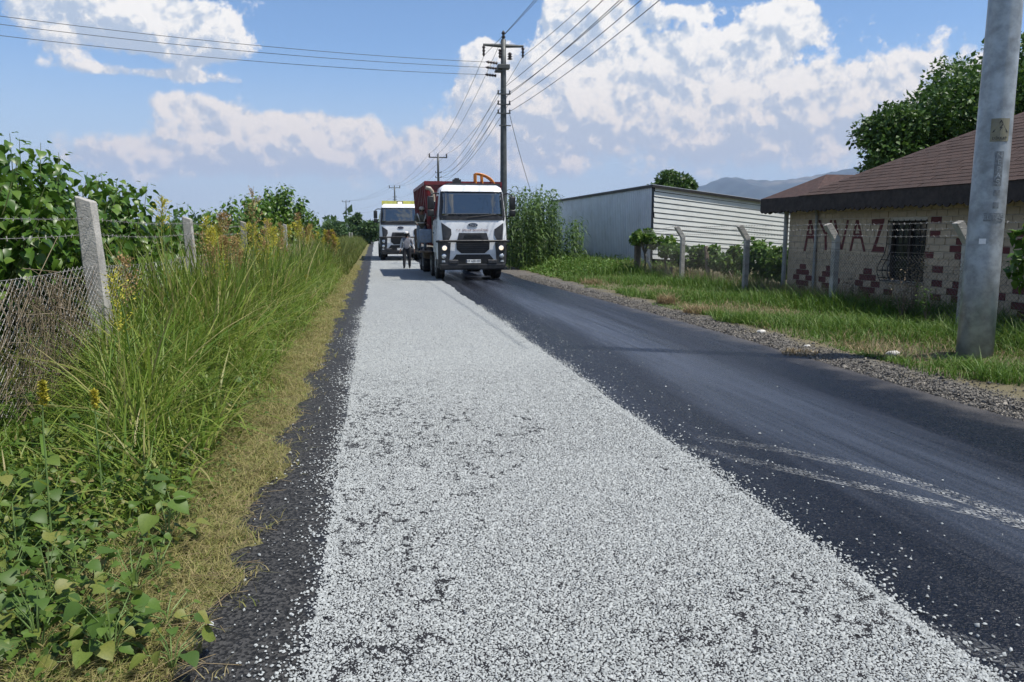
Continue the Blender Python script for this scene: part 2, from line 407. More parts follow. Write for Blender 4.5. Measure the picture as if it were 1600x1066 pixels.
def vz_right(x, y):
    x = np.asarray(x, float); y = np.asarray(y, float)
    e = 5.45 + .6 * sstep(30., 12., y) + .10 * hsh(x * .0 + 5, y * .7) + .04 * np.sin(y * 6.1 + np.sin(y * 2.3) * 2)
    z = -.03 + .065 * sstep(-.3, .3, x - e)
    return z + .022 * hsh(x * 2.2, y * 2.0) * sstep(.0, .8, x - e) + .10 * sstep(6.9, 8.2, x)
def vz(x, y): return vz_left(x, y) if x < 2 else vz_right(x, y)

def grid_mesh(name, xs, ys, fz):
    X, Y = np.meshgrid(xs, ys); Z = fz(X, Y)
    V = np.stack([X, Y, Z], -1).reshape(-1, 3)
    nx, ny = len(xs), len(ys)
    i = (np.arange(ny - 1)[:, None] * nx + np.arange(nx - 1)[None]).ravel()
    return np_mesh(name, V, quads=np.stack([i, i + 1, i + nx + 1, i + nx], -1), smooth=True)
def field_mat():
    m, b, p, nt = new_mat('field_ground')
    tc = nt.nodes.new('ShaderNodeTexCoord').outputs['Object']
    n1 = b.noise(tc, .02, 5); n2 = b.noise(tc, .9, 6, .65)
    c = b.mix(b.maprange(n1, .35, .65), (.10, .12, .045), (.22, .19, .10))
    c = b.mix(b.maprange(n2, .3, .7, 0, .7), c, (.075, .095, .035))
    nt.links.new(c, p.inputs['Base Color']); p.inputs['Roughness'].default_value = .95
    return m
gm = np_mesh('ground', [(-9000, -6000, -.06), (9000, -6000, -.06), (9000, 9000, -.06), (-9000, 9000, -.06)], quads=[(0, 1, 2, 3)])
ground = mesh_obj('ground', gm, field_mat()); tag(ground, 'flat farmland stretching to the hills', 'ground', kind='structure')

def verge_mat(right):
    m, b, p, nt = new_mat('verge_right' if right else 'verge_left')
    tc = nt.nodes.new('ShaderNodeTexCoord').outputs['Object']
    x, y, z = b.sep(tc)
    fine = b.noise(tc, 60, 6, .7); big = b.noise(tc, 1.6, 5, .6)
    vor = b.voro(tc, 55 if right else 40, out='Color')
    if right:
        gravel = b.mix(b.sep(vor)[0], (.07, .069, .067), (.20, .185, .16))
        soil = b.mix(big, (.13, .12, .06), (.22, .19, .12))
        soil = b.mix(b.maprange(fine, .4, .65, 0, .6), soil, (.12, .10, .06))
        w = b.maprange(b.math('ADD', x, b.math('MULTIPLY', b.math('SUBTRACT', big, .5), 1.6)), 6.2, 6.8)
        c = b.mix(w, gravel, soil)
    else:
        soil = b.mix(big, (.14, .135, .05), (.23, .21, .095))
        c = b.mix(b.maprange(fine, .35, .65, 0, .8), soil, (.10, .095, .04))
    nt.links.new(c, p.inputs['Base Color']); p.inputs['Roughness'].default_value = .95; sp(p, 'Specular IOR Level', .2)
    bn = nt.nodes.new('ShaderNodeBump'); bn.inputs['Strength'].default_value = .8; bn.inputs['Distance'].default_value = .02
    nt.links.new(b.math('ADD', fine, b.sep(vor)[1]), bn.inputs['Height']); nt.links.new(bn.outputs[0], p.inputs['Normal'])
    return m
ysn = np.concatenate([np.arange(-4, 24, .07), np.arange(24, 60, .25), np.arange(60, 300, 3)])
vl = mesh_obj('verge_left', grid_mesh('verge_left', np.concatenate([np.arange(-12, -3, .6), np.arange(-3, -.3, .05)]), ysn, vz_left), verge_mat(False))
tag(vl, 'dry soil verge along the left edge of the road', 'verge', kind='structure')
vr = mesh_obj('verge_right', grid_mesh('verge_right', np.concatenate([np.arange(5.0, 8.6, .06), np.arange(8.6, 16, .5)]), ysn, vz_right), verge_mat(True))
tag(vr, 'gravelly soil verge in front of the brick house', 'verge', kind='structure')

def asphalt_mat():
    m, b, p, nt = new_mat('fresh_bitumen')
    tc = nt.nodes.new('ShaderNodeTexCoord').outputs['Object']
    x, y, z = b.sep(tc)
    wob = b.math('MULTIPLY', b.math('SUBTRACT', b.noise(b.mapping(tc, (.3, .12, 1)), 1.0, 3), .5), 1.2)
    xs = b.math('ADD', x, wob)
    streak = b.noise(b.mapping(tc, (2.6, .10, 1)), 1.0, 5, .6)
    fine_st = b.noise(b.mapping(tc, (16, .5, 1)), 1.0, 4, .6)
    worn = b.math('MULTIPLY', b.maprange(xs, 3.15, 3.6), b.maprange(xs, 4.7, 4.2))      # dustier wheel path
    worn = b.math('ADD', b.math('MULTIPLY', b.math('MULTIPLY', worn, .85), b.maprange(streak, .25, .6, .45, 1.0)), b.maprange(streak, .52, .74, 0, .45), clamp=True)
    worn = b.math('MULTIPLY', worn, b.maprange(fine_st, .25, .65, .45, 1.0))
    agg = b.voro(tc, 75, out='Color'); aggv = b.sep(agg)[0]
    fine = b.noise(tc, 110, 5, .7)
    c = b.mix(worn, (.0028, .0038, .0080), (.060, .072, .098))  # blue of the sky's sheen is tinted into the bitumen and wheel path colours
    c = b.mix(b.maprange(aggv, .88, .98, 0, .3), c, (.07, .07, .07))
    old = b.maprange(b.math('ADD', x, b.math('MULTIPLY', b.math('SUBTRACT', b.noise(tc, 5, 4), .5), .3)), -.22, -.42)
    oc = b.mix(b.maprange(aggv, .25, .95), (.006, .006, .006), (.055, .054, .052))
    c = b.mix(old, c, oc)
    dust = b.math('MULTIPLY', b.maprange(b.math('ADD', x, b.math('MULTIPLY', b.math('SUBTRACT', b.noise(tc, 2.2, 5), .5), 1.0)), 5.35, 6.2), b.maprange(fine, .35, .62))
    c = b.mix(b.math('MULTIPLY', dust, .7), c, (.21, .19, .165))
    nt.links.new(c, p.inputs['Base Color'])
    rg = b.maprange(b.math('ADD', b.math('MULTIPLY', streak, .7), b.math('MULTIPLY', fine, .3)), .3, .7, .24, .44)
    rg = b.math('ADD', rg, b.math('MULTIPLY', b.math('MAXIMUM', old, dust), .35))
    rg = b.math('ADD', rg, b.maprange(aggv, 0, 1, -.10, .12))
    nt.links.new(rg, p.inputs['Roughness']); sp(p, 'Specular IOR Level', .36)
    bn = nt.nodes.new('ShaderNodeBump'); bn.inputs['Strength'].default_value = .75; bn.inputs['Distance'].default_value = .008
    nt.links.new(b.math('ADD', b.math('MULTIPLY', fine, .6), b.math('MULTIPLY', b.voro(tc, 75), .8)), bn.inputs['Height'])
    nt.links.new(bn.outputs[0], p.inputs['Normal'])
    return m
M['asphalt'] = asphalt_mat()
road = mesh_obj('road', grid_mesh('road', np.linspace(-1.15, 7.0, 12), np.concatenate([np.arange(-4, 60, 2), np.arange(60, 420, 20)]), lambda X, Y: X * 0 + .0), M['asphalt'])
tag(road, 'country road freshly sprayed with black bitumen', 'road', kind='structure')

# chip-sealed lane: sheet of limestone chips
XL, XR = -0.31, 2.38
def edge_l(y): return XL + .035 * np.sin(y * 1.9) + .02 * np.sin(y * 5.3 + 1) + .012 * np.sin(y * 17)
def edge_r(y): return XR + .03 * np.sin(y * 1.3 + 2) + .02 * np.sin(y * 4.1) + .012 * np.sin(y * 19 + 2)
def gravel_mat():
    m, b, p, nt = new_mat('limestone_chips')
    tc = nt.nodes.new('ShaderNodeTexCoord').outputs['Object']
    x, y, z = b.sep(tc)
    v1 = b.voro(tc, 95); v1c = b.sep(b.voro(tc, 95, out='Color'))
    v2 = b.voro(b.mapping(tc, loc=(3.3, 1.7, .2)), 112); v2c = b.sep(b.voro(b.mapping(tc, loc=(3.3, 1.7, .2)), 112, out='Color'))
    bare = b.maprange(b.noise(tc, 14, 5, .7), .52, .72)
    near = b.maprange(y, 3.5, 12, 1.0, .25)
    bare = b.math('MULTIPLY', bare, near)
    t1 = b.math('SUBTRACT', b.maprange(y, 6.5, 10.5, .38, .66), b.math('MULTIPLY', bare, .36))
    chip1 = b.maprange(b.math('SUBTRACT', t1, v1), 0, .05)
    chip2 = b.maprange(b.math('SUBTRACT', b.math('SUBTRACT', b.maprange(y, 6.5, 10.5, .05, .54), b.math('MULTIPLY', bare, .30)), v2), 0, .05)
    chip = b.math('MAXIMUM', chip1, chip2)
    tone = b.math('ADD', b.math('MULTIPLY', v1c[0], .5), b.math('MULTIPLY', v2c[1], .5))
    cc = b.mix(tone, (.275, .292, .29), (.43, .452, .447))
    patch = b.maprange(b.noise(b.mapping(tc, (1.6, .22, 1)), 1.0, 4, .6), .3, .7, .0, .22)
    cc = b.mix(patch, cc, (.235, .25, .255))
    # wheel tracks rolled a little darker
    c = b.mix(chip, (.014, .014, .016), cc)
    nt.links.new(c, p.inputs['Base Color']); p.inputs['Roughness'].default_value = .85; sp(p, 'Specular IOR Level', .3)
    bn = nt.nodes.new('ShaderNodeBump'); bn.inputs['Strength'].default_value = .9; bn.inputs['Distance'].default_value = .012
    nt.links.new(b.math('SUBTRACT', chip, b.math('MULTIPLY', v1, .6)), bn.inputs['Height']); nt.links.new(bn.outputs[0], p.inputs['Normal'])
    return m
M['gravel'] = gravel_mat()
yy = np.concatenate([np.arange(-3, 20, .04), np.arange(20, 60, .25), np.arange(60, 300, 5)])
jit = RNG.normal(0, .012, (2, len(yy)))
V = []
for k, (ea) in enumerate((edge_l(yy) + jit[0] + .03, edge_r(yy) + jit[1] - .03)):
    V.append(np.stack([ea, yy, np.full_like(yy, .006)], -1))
n = len(yy); i = np.arange(n - 1)
gl = mesh_obj('chip_seal_lane', np_mesh('chip_seal_lane', np.concatenate(V), quads=np.stack([i, i + n, i + n + 1, i + 1], -1)), M['gravel'])
tag(gl, 'lane freshly spread with pale limestone chips', 'lane', kind='structure')

# loose chips as real stones
def scatter(T, F, pos, mats, rnd=None):
    """template verts T (k,3), faces F (m,q) placed with 3x3 mats at pos"""
    N, k = len(pos), len(T)
    V = np.einsum('nij,kj->nki', mats, T) + pos[:, None, :]
    FF = (F[None] + (np.arange(N) * k)[:, None, None]).reshape(-1, F.shape[1])
    rv = None if rnd is None else np.repeat(rnd, k)
    return V.reshape(-1, 3), FF, rv
def rand_rot(N, full=True):
    q = RNG.normal(size=(N, 4)); q /= np.linalg.norm(q, axis=1)[:, None]
    w, x, y, z = q.T
    return np.stack([np.stack([1 - 2 * (y * y + z * z), 2 * (x * y - z * w), 2 * (x * z + y * w)], -1),
                     np.stack([2 * (x * y + z * w), 1 - 2 * (x * x + z * z), 2 * (y * z - x * w)], -1),
                     np.stack([2 * (x * z - y * w), 2 * (y * z + x * w), 1 - 2 * (x * x + y * y)], -1)], 1)
def vnoise(x, y, sc, seed):
    g = np.random.default_rng(seed).random((256, 256)); u, v = x * sc, y * sc
    i, j = np.floor(u).astype(int), np.floor(v).astype(int); fu, fv = u - i, v - j; fu = fu * fu * (3 - 2 * fu); fv = fv * fv * (3 - 2 * fv)
    G_ = lambda a, b: g[a % 256, b % 256]
    return (G_(i, j) * (1 - fu) + G_(i + 1, j) * fu) * (1 - fv) + (G_(i, j + 1) * (1 - fu) + G_(i + 1, j + 1) * fu) * fv
def chip_points():
    P = []
    # main spread, thinning with distance (the sheet takes over)
    for (y0, y1, dens) in ((2.0, 5.5, 9200), (5.5, 8.5, 7600), (8.5, 11.0, 5600), (11, 13.5, 3200), (13.5, 17, 1300)):
        c = dens ** -.5; gx, gy = np.meshgrid(np.arange(XL, XR, c), np.arange(y0, y1, c)); n = gx.size
        x = gx.ravel() + RNG.uniform(-.62, .62, n) * c; y = gy.ravel() + RNG.uniform(-.62, .62, n) * c
        f = .42 * vnoise(x, y * .8, 15, 1) + .44 * vnoise(x, y, 40, 2) + .14 * vnoise(x, y, 3.1, 3)
        lim = .25 + .13 * sstep(1.1, -.3, x) * sstep(16., 6., y) + .20 * (vnoise(x, y, 1.3, 4) - .5)
        keep = (f > lim) | (RNG.random(n) < .12)
        P.append(np.stack([x[keep], y[keep]], -1))
    # strays beyond both edges
    n = 7000
    y = 2 + 16 * RNG.random(n) ** 1.3
    P.append(np.stack([edge_r(y) + RNG.exponential(.045, n) - .03, y], -1))
    n = 7000; y = 2 + 16 * RNG.random(n) ** 1.3
    P.append(np.stack([edge_l(y) - RNG.exponential(.06, n) + .03, y], -1))
    n = 900; y = 2 + 14 * RNG.random(n)
    P.append(np.stack([edge_r(y) + RNG.exponential(.35, n), y], -1))
    n = 500; y = 2 + 12 * RNG.random(n)
    P.append(np.stack([edge_l(y) - RNG.random(n) * .5, y], -1))
    return np.concatenate(P)
def flat_rot(N, tilt):
    a = RNG.uniform(0, 2 * math.pi, N); tx, ty = RNG.normal(0, tilt, N), RNG.normal(0, tilt, N)
    ca, sa = np.cos(a), np.sin(a); cx_, sx_ = np.cos(tx), np.sin(tx); cy_, sy_ = np.cos(ty), np.sin(ty); o, i = np.zeros(N), np.ones(N)
    mk = lambda r: np.stack([np.stack(q, -1) for q in r], 1)
    return mk([[ca, -sa, o], [sa, ca, o], [o, o, i]]) @ mk([[i, o, o], [o, cx_, -sx_], [o, sx_, cx_]]) @ mk([[cy_, o, sy_], [o, i, o], [-sy_, o, cy_]])
cp = chip_points(); N = len(cp)
sz = np.clip(RNG.lognormal(math.log(.0056), .28, N), .0032, .012)
T = np.array([(1, .15, -.5), (.15, .95, -.6), (-.95, .2, -.5), (-.1, -.95, -.6), (.42, .1, .8), (-.4, .0, .65)])
F = np.array([(0, 1, 4), (1, 5, 4), (1, 2, 5), (2, 3, 5), (3, 4, 5), (3, 0, 4)])
mats = flat_rot(N, .35) * np.stack([sz * RNG.uniform(.95, 1.5, N), sz * RNG.uniform(.85, 1.15, N), sz * RNG.uniform(.4, .85, N)], -1)[:, None, :]
pos = np.concatenate([cp, (.006 + sz * .30)[:, None]], 1)
V, FF, rv = scatter(T, F, pos, mats, RNG.random(N))
def chip_mat():
    m, b, p, nt = new_mat('chip_stone')
    at = nt.nodes.new('ShaderNodeAttribute'); at.attribute_name = 'rnd'
    nt.links.new(b.mix(b.math('POWER', at.outputs['Fac'], .6), (.20, .212, .21), (.42, .442, .434)), p.inputs['Base Color'])
    p.inputs['Roughness'].default_value = .85; sp(p, 'Specular IOR Level', .3); return m
ch = mesh_obj('limestone_chips', np_mesh('limestone_chips', V, tris=FF, rnd=rv), chip_mat())
tag(ch, 'loose pale limestone chips spread over the bitumen', 'gravel', kind='stuff')

# shoulder gravel on the right
n = 22000
y = 4.5 + 25 * RNG.random(n) ** 1.7; x = 5.3 + .6 * sstep(30., 12., y) + np.abs(RNG.normal(0, .36, n))
sz = RNG.uniform(.006, .014, n) * (1 + 1.2 * (RNG.random(n) > .97))
mats = rand_rot(n) * np.stack([sz * 1.2, sz, sz * .8], -1)[:, None, :]
pos = np.stack([x, y, np.maximum(vz_right(x, y), 0) + sz * .3], -1)
V, FF, rv = scatter(T, F, pos, mats, RNG.random(n))
def sh_mat():
    m, b, p, nt = new_mat('shoulder_stone')
    at = nt.nodes.new('ShaderNodeAttribute'); at.attribute_name = 'rnd'
    nt.links.new(b.mix(at.outputs['Fac'], (.07, .068, .066), (.27, .245, .205)), p.inputs['Base Color'])
    p.inputs['Roughness'].default_value = .9; return m
sg = mesh_obj('shoulder_gravel', np_mesh('shoulder_gravel', V, tris=FF, rnd=rv), sh_mat())
tag(sg, 'grey and tan gravel along the road shoulder by the verge', 'gravel', kind='stuff')

# pale tyre prints of dust on the bitumen
def track_mat():
    m, b, p, nt = new_mat('tyre_dust')
    uv = nt.nodes.new('ShaderNodeUVMap').outputs['UV']
    tc = nt.nodes.new('ShaderNodeTexCoord').outputs['Object']
    u, v, _ = b.sep(uv)
    zig = b.math('ADD', b.math('MULTIPLY', v, 26.0), b.math('MULTIPLY', b.math('ABSOLUTE', b.math('SUBTRACT', b.math('FRACT', b.math('MULTIPLY', u, 2.0)), .5)), 2.0))
    lug = b.maprange(b.math('ABSOLUTE', b.math('SUBTRACT', b.math('FRACT', zig), .5)), .1, .22)
    groove = b.maprange(b.math('ABSOLUTE', b.math('SUBTRACT', b.math('FRACT', b.math('MULTIPLY', u, 4.0)), .5)), .46, .38)
    edge = b.math('MULTIPLY', b.maprange(u, 0, .12), b.maprange(u, 1.0, .88))
    wear = b.maprange(b.noise(tc, 11, 7, .75), .40, .62)
    fade = b.maprange(v, 0.0, 2.6, .25, 1.0)
    a = b.math('MULTIPLY', b.math('MULTIPLY', b.math('MULTIPLY', lug, groove), b.math('MULTIPLY', edge, wear)), b.math('MULTIPLY', fade, .75))
    nt.links.new(a, p.inputs['Alpha']); p.inputs['Base Color'].default_value = (.42, .43, .42, 1); p.inputs['Roughness'].default_value = .9
    return m
M['track'] = track_mat()
def track(pix, w):
    pts = [G(*q) for q in pix]
    dense = []
    for a, c in zip(pts[:-1], pts[1:]):
        for k in range(12): dense.append(a.lerp(c, k / 12))
    dense.append(pts[-1])
    me = bpy.data.meshes.new('tyre_print'); V = []; UV = []; L = 0
    for i, q in enumerate(dense):
        t = (dense[min(i + 1, len(dense) - 1)] - dense[max(i - 1, 0)]).normalized(); s = Vector((-t.y, t.x, 0))
        if i: L += (q - dense[i - 1]).length
        for sgn in (-1, 1):
            V.append((q.x + s.x * w / 2 * sgn, q.y + s.y * w / 2 * sgn, .005)); UV.append((.5 + .5 * sgn, L))
    Fc = [(2 * i, 2 * i + 1, 2 * i + 3, 2 * i + 2) for i in range(len(dense) - 1)]
    me.from_pydata(V, [], Fc); ul = me.uv_layers.new(name='UVMap')
    for p_ in me.polygons:
        for li in p_.loop_indices: ul.data[li].uv = UV[me.loops[li].vertex_index]
    return mesh_obj('tyre_print', me, M['track'], road)
track([(1090, 683), (1200, 700), (1330, 727), (1450, 762), (1560, 800), (1700, 850)], .17)
track([(1060, 695), (1200, 728), (1330, 757), (1450, 785), (1560, 812), (1700, 850)], .15)
track([(1360, 960), (1460, 990), (1560, 1025), (1700, 1080)], .16)

# ------------------------------------------------------------------ shed
c0 = G(1018, 424); c1 = AT_Y(866, 340, 48.5); c1.z = 0
zc = AT_Y(1018, 290, c0.y).z; zf = AT_Y(866, 314.5, 48.5).z
wd = Vector((math.sin(R(74)), math.cos(R(74)), 0))
def on_wall(px, py, base, d):               # pixel -> point in the vertical plane through base along d
    n = Vector((d.y, -d.x, 0)); r_ = ray(px, py)
    return CP + r_ * ((base - CP).dot(n) / r_.dot(n))
pe = on_wall(1225, 319, c0, wd); Lw = (Vector((pe.x, pe.y, 0)) - c0).length
drop = (zc - pe.z) / Lw
LEN = Lw * 1.45
shed = empty('metal_shed', c0, 0, 'long flat-roofed shed of grey corrugated sheet with white plank front', 'shed')
def loc(p): return Vector(p) - c0
# corrugated side wall
side = (c1 - c0); sl = side.length; sd = side.normalized(); sn = Vector((sd.y, -sd.x, 0))
if sn.x > 0: sn = -sn
nc = int(sl / .24)
V, Q = [], []
prof = [(0, 0), (.22, 0), (.34, .085), (.88, .085)]
for k in range(nc + 1):
    for (f, o) in prof:
        s = (k + f) / (nc + 1) * sl
        top = zc + (zf - zc) * s / sl
        p = sd * s + sn * o
        V += [(p.x, p.y, -.05), (p.x, p.y, top - .02)]
for k in range(len(V) // 2 - 1): Q.append((2 * k, 2 * k + 2, 2 * k + 3, 2 * k + 1))
o = mesh_obj('corrugated_wall', np_mesh('corrugated_wall', V, quads=Q), M['cor_blue'], shed)
# plank front: one board after another
ztop0 = zc - .03; npan = 14; ph = .228
wn_ = Vector((wd.y, -wd.x, 0))
if wn_.y > 0: wn_ = -wn_
bm = bmesh.new()
P = [Vector((0, 0, .75)), wd * LEN + Vector((0, 0, .75 - drop * LEN * .6)), wd * LEN + Vector((0, 0, zc - drop * LEN)), Vector((0, 0, zc))]
prism(bm, [p - wn_ * .02 for p in P], -wn_ * .08)
bm_obj('backing', bm, M['black_trim'], shed)
for k in range(npan):
    za = ztop0 - k * ph; zb = za - ph + .032
    dr = drop * (1 - .03 * k)
    st = .02 if k % 5 else .06
    bm = bmesh.new()
    x0, x1 = st, LEN * random.uniform(.96, 1.0)
    a = [wd * x0 + Vector((0, 0, zb - dr * x0)) + wn_ * .035, wd * x1 + Vector((0, 0, zb - dr * x1)) + wn_ * .035,
         wd * x1 + Vector((0, 0, za - dr * x1)) + wn_ * .012, wd * x0 + Vector((0, 0, za - dr * x0)) + wn_ * .012]
    prism(bm, a, -wn_ * .012)
    bm_obj('plank', bm, M['shed_white'], shed)
bm = bmesh.new(); box(bm, Vector((0, 0, zc / 2)) - wn_ * .02 + sd * .05, (.09, .09, zc - .05), Matrix.Rotation(math.atan2(wd.y, wd.x), 3, 'Z'))
bm_obj('corner_trim', bm, M['black_trim'], shed)
bm = bmesh.new()
A = Vector((0, 0, zc)) + wn_ * .14 + sn * .16; B_ = sd * (sl + .2) + Vector((0, 0, zf)) + sn * .16
C_ = wd * LEN + Vector((0, 0, zc - drop * LEN)) + wn_ * .14; D_ = sd * (sl + .2) + wd * LEN + Vector((0, 0, zf - drop * LEN))
prism(bm, [A, C_, D_, B_], Vector((0, 0, .05)))
bm_obj('roof', bm, M['cor_blue'], shed)
bm = bmesh.new()
for (p, q) in ((A, B_), (A, C_)):
    d = (q - p); nrm = Vector((d.y, -d.x, 0)).normalized() * .02
    prism(bm, [p - nrm + Vector((0, 0, -.085)), q - nrm + Vector((0, 0, -.085)), q - nrm + Vector((0, 0, .03)), p - nrm + Vector((0, 0, .03))], nrm * 2)
bm_obj('roof_edge', bm, M['black_trim'], shed)
# far and hidden walls
bm = bmesh.new()
prism(bm, [sd * sl + Vector((0, 0, 0)), sd * sl + wd * LEN, sd * sl + wd * LEN + Vector((0, 0, zf - drop * LEN - .1)), sd * sl + Vector((0, 0, zf - .05))], -sd * .05)
prism(bm, [wd * LEN, wd * LEN + sd * sl, wd * LEN + sd * sl + Vector((0, 0, zf - drop * LEN - .1)), wd * LEN + Vector((0, 0, zc - drop * LEN - .1))], -wd * .05)
bm_obj('rear_wall', bm, M['cor_blue'], shed)

# ------------------------------------------------------------------ brick house
HA = Vector((10.45, 18.0, 0)); HB = Vector((10.85, 11.05, 0))
hu = (HB - HA).normalized(); hn = Vector((hu.y, -hu.x, 0))        # hn points to the road
if hn.x > 0: hn = -hn
hang = math.atan2(hu.y, hu.x)
HL, HD, HZ = 11.5, 7.4, 2.42
house = empty('brick_house', HA, 0, 'low cream brick house with maroon brick motifs and shingled hip roof', 'house')
def wall_sz(px, py):
    p = on_wall(px, py, HA, hu) - HA
    return p.dot(hu), p.z
def W(s, z, off=0.0): return hu * s + hn * off + Vector((0, 0, z))
wall = None
s0w, zt = wall_sz(1391, 346); s1w, _ = wall_sz(1449, 346); _, zb = wall_sz(1420, 440)
bm = bmesh.new()
def wbox(bm, s0, s1, z0, z1, o0, o1):
    prism(bm, [W(s0, z0, o1), W(s1, z0, o1), W(s1, z1, o1), W(s0, z1, o1)], -hn * (o1 - o0))
wbox(bm, 0, s0w, -.1, HZ, -.2, -.012); wbox(bm, s1w, HL, -.1, HZ, -.2, -.012)
wbox(bm, s0w, s1w, -.1, zb, -.2, -.012); wbox(bm, s0w, s1w, zt, HZ, -.2, -.012)
wall = bm_obj('wall', bm, M['mortar'], house)
bm = bmesh.new()
wbox(bm, 0, .2, -.1, HZ, -HD, -.2); wbox(bm, HL - .2, HL, -.1, HZ, -HD, -.2); wbox(bm, .2, HL - .2, -.1, HZ, -HD, -HD + .2)
bm_obj('back_wall', bm, M['cream_brick'], house)
BWD, BHT, MJ = .262, .136, .011
def brick_me(w, mt):
    bm = bmesh.new(); box(bm, (0, 0, 0), (w - MJ, .03, BHT - MJ)); bevel(bm, .004, 1)
    me = bpy.data.meshes.new('brick'); bm.to_mesh(me); bm.free(); me.materials.append(mt); return me
maroon = set()
def mark(px, py, ds=0, dr=0):
    s, z = wall_sz(px, py); r_ = int(z / BHT) + dr
    c = math.floor(s / BWD - (.5 if r_ % 2 else 0)) + ds
    maroon.add((r_, c))
def diamond(px, py):
    s, z = wall_sz(px, py); r0 = int(z / BHT); c = math.floor(s / BWD - (.5 if r0 % 2 else 0))
    for (dr, cs) in ((2, (0,)), (1, (-.5, .5)), (0, (-1, 1)), (-1, (-.5, .5)), (-2, (0,))):
        for q in cs:
            ctr = (c + .5 + (.5 if r0 % 2 else 0)) + q          # in brick units
            rr = r0 + dr
            maroon.add((rr, round(ctr - .5 - (.5 if rr % 2 else 0))))
for q in ((1353, 441), (1255, 433), (1294, 436)): diamond(*q)
for py in (346, 370, 394, 417, 441, 464): mark(1458, py)
for py in (373, 387, 401, 415, 444, 456, 469): mark(1502 - (6 if py in (387, 456) else 0), py)
mark(1387, 456)
for q in ((1586, 372), (1594, 385), (1588, 452), (1571, 466), (1597, 480), (1584, 480), (1594, 495), (1575, 395)): mark(*q)
nrow = int(HZ / BHT)
bl = []
for r_ in range(nrow + 1):
    z0, z1 = r_ * BHT, min((r_ + 1) * BHT, HZ)
    if z1 - z0 < .05: continue
    offs = .5 if r_ % 2 else 0
    for c in range(-1, int(HL / BWD) + 2):
        a, b_ = (c + offs) * BWD, (c + 1 + offs) * BWD
        mar = (r_, c) in maroon or r_ == 0
        segs = [(max(a, 0), min(b_, HL))]
        if z1 > zb + .03 and z0 < zt - .03:
            segs = [(max(a, 0), min(b_, s0w)), (max(a, s1w), min(b_, HL))]
        for (p, q) in segs:
            if q - p > .05: bl.append((p, q, (z0 + z1) / 2, mar))
cache = {}
vis = sorted([b_ for b_ in bl if b_[0] < 7.3], key=lambda b_: -(b_[3] * 2 + b_[0] * .1))
keep = set(id(b_) for b_ in vis[:300])
rest = bmesh.new()
rotm = Matrix.Rotation(hang, 3, 'Z')
for b_ in bl:
    p, q, z, mar = b_
    if id(b_) in keep:
        w = round((q - p) / .02) * .02
        if w not in cache: cache[w] = {}
        if mar not in cache[w]: cache[w][mar] = brick_me(q - p, M['maroon_brick'] if mar else M['cream_brick'])
        o = bpy.data.objects.new('brick', cache[w][mar]); link(o, wall)
        o.location = W((p + q) / 2, z, -.004 + random.uniform(-.003, .003)); o.rotation_euler = (0, 0, hang)
    else:
        box(rest, W((p + q) / 2, z, -.004), (q - p - MJ, .03, BHT - MJ), rotm)
o = bm_obj('far_bricks', rest, M['cream_brick'], wall); o['kind'] = 'stuff'
# wall lettering AYVAZ, built as strokes on the wall
def stroke(bm, a, b_, wpx):
    (x0, y0), (x1, y1) = a, b_
    d = Vector((x1 - x0, y1 - y0)); nrm = Vector((-d.y, d.x)).normalized() * wpx / 2
    pts = [(x0 + nrm.x, y0 + nrm.y), (x1 + nrm.x, y1 + nrm.y), (x1 - nrm.x, y1 - nrm.y), (x0 - nrm.x, y0 - nrm.y)]
    prism(bm, [W(*wall_sz(*q), .012) for q in pts], hn * .006)
def poly(bm, pts): prism(bm, [W(*wall_sz(*q), .0125) for q in pts], hn * .006)
T_, Bt = 344.0, 392.5
def let_A(cx, hw):
    bm = bmesh.new(); stroke(bm, (cx - .5, T_), (cx - hw, Bt), 3.0); stroke(bm, (cx + .5, T_), (cx + hw, Bt + 1), 3.2)
    poly(bm, [(cx - hw * .38, 365), (cx + hw * .38, 365), (cx + hw * .52, 373), (cx - hw * .52, 373)])
    bm_obj('letter_a', bm, M['maroon_brick'], wall)
let_A(1267, 9); let_A(1340.5, 11)
bm = bmesh.new(); stroke(bm, (1291, 366), (1291, 391), 3.2); stroke(bm, (1281, T_), (1291, 368), 3); stroke(bm, (1300, T_), (1291, 368), 3)
bm_obj('letter_y', bm, M['maroon_brick'], wall)
bm = bmesh.new(); stroke(bm, (1305, T_), (1315, 390), 3.4); stroke(bm, (1326, T_), (1315.5, 390), 3.2); bm_obj('letter_v', bm, M['maroon_brick'], wall)
bm = bmesh.new(); poly(bm, [(1363, 343), (1383, 342), (1382, 351), (1363, 352)]); stroke(bm, (1380, 348), (1366, 390), 4.0)
poly(bm, [(1362, 394), (1382.5, 395), (1382.5, 386), (1366, 385)]); bm_obj('letter_z', bm, M['maroon_brick'], wall)
# window with belly grille
win = empty('window', (0, 0, 0)); win.parent = house
sm_, zm = (s0w + s1w) / 2, (zb + zt) / 2; ww, wh = s1w - s0w, zt - zb
bm = bmesh.new()
for (a, b_, c, d) in ((s0w, s0w + .05, zb, zt), (s1w - .05, s1w, zb, zt), (s0w + .05, s1w - .05, zt - .05, zt), (s0w + .05, s1w - .05, zb, zb + .05), (sm_ - .03, sm_ + .03, zb + .05, zt - .05)):
    wbox(bm, a, b_, c, d, -.14, -.06)
bm_obj('frame', bm, M['wood_dark'], win)
for (a, b_) in ((s0w + .05, sm_ - .03), (sm_ + .03, s1w - .05)):
    bm = bmesh.new(); wbox(bm, a, b_, zb + .05, zt - .05, -.12, -.11); bm_obj('pane', bm, M['window_dark'], win)
bm = bmesh.new(); wbox(bm, s0w - .04, s1w + .04, zb - .045, zb - .002, -.1, .05); bm_obj('sill', bm, M['concrete'], win)
nb = 8
belly = lambda z: .03 + .20 * max(0, 1 - ((z - zb - .18) / .55) ** 2) ** .5 if z < zb + .73 else .03
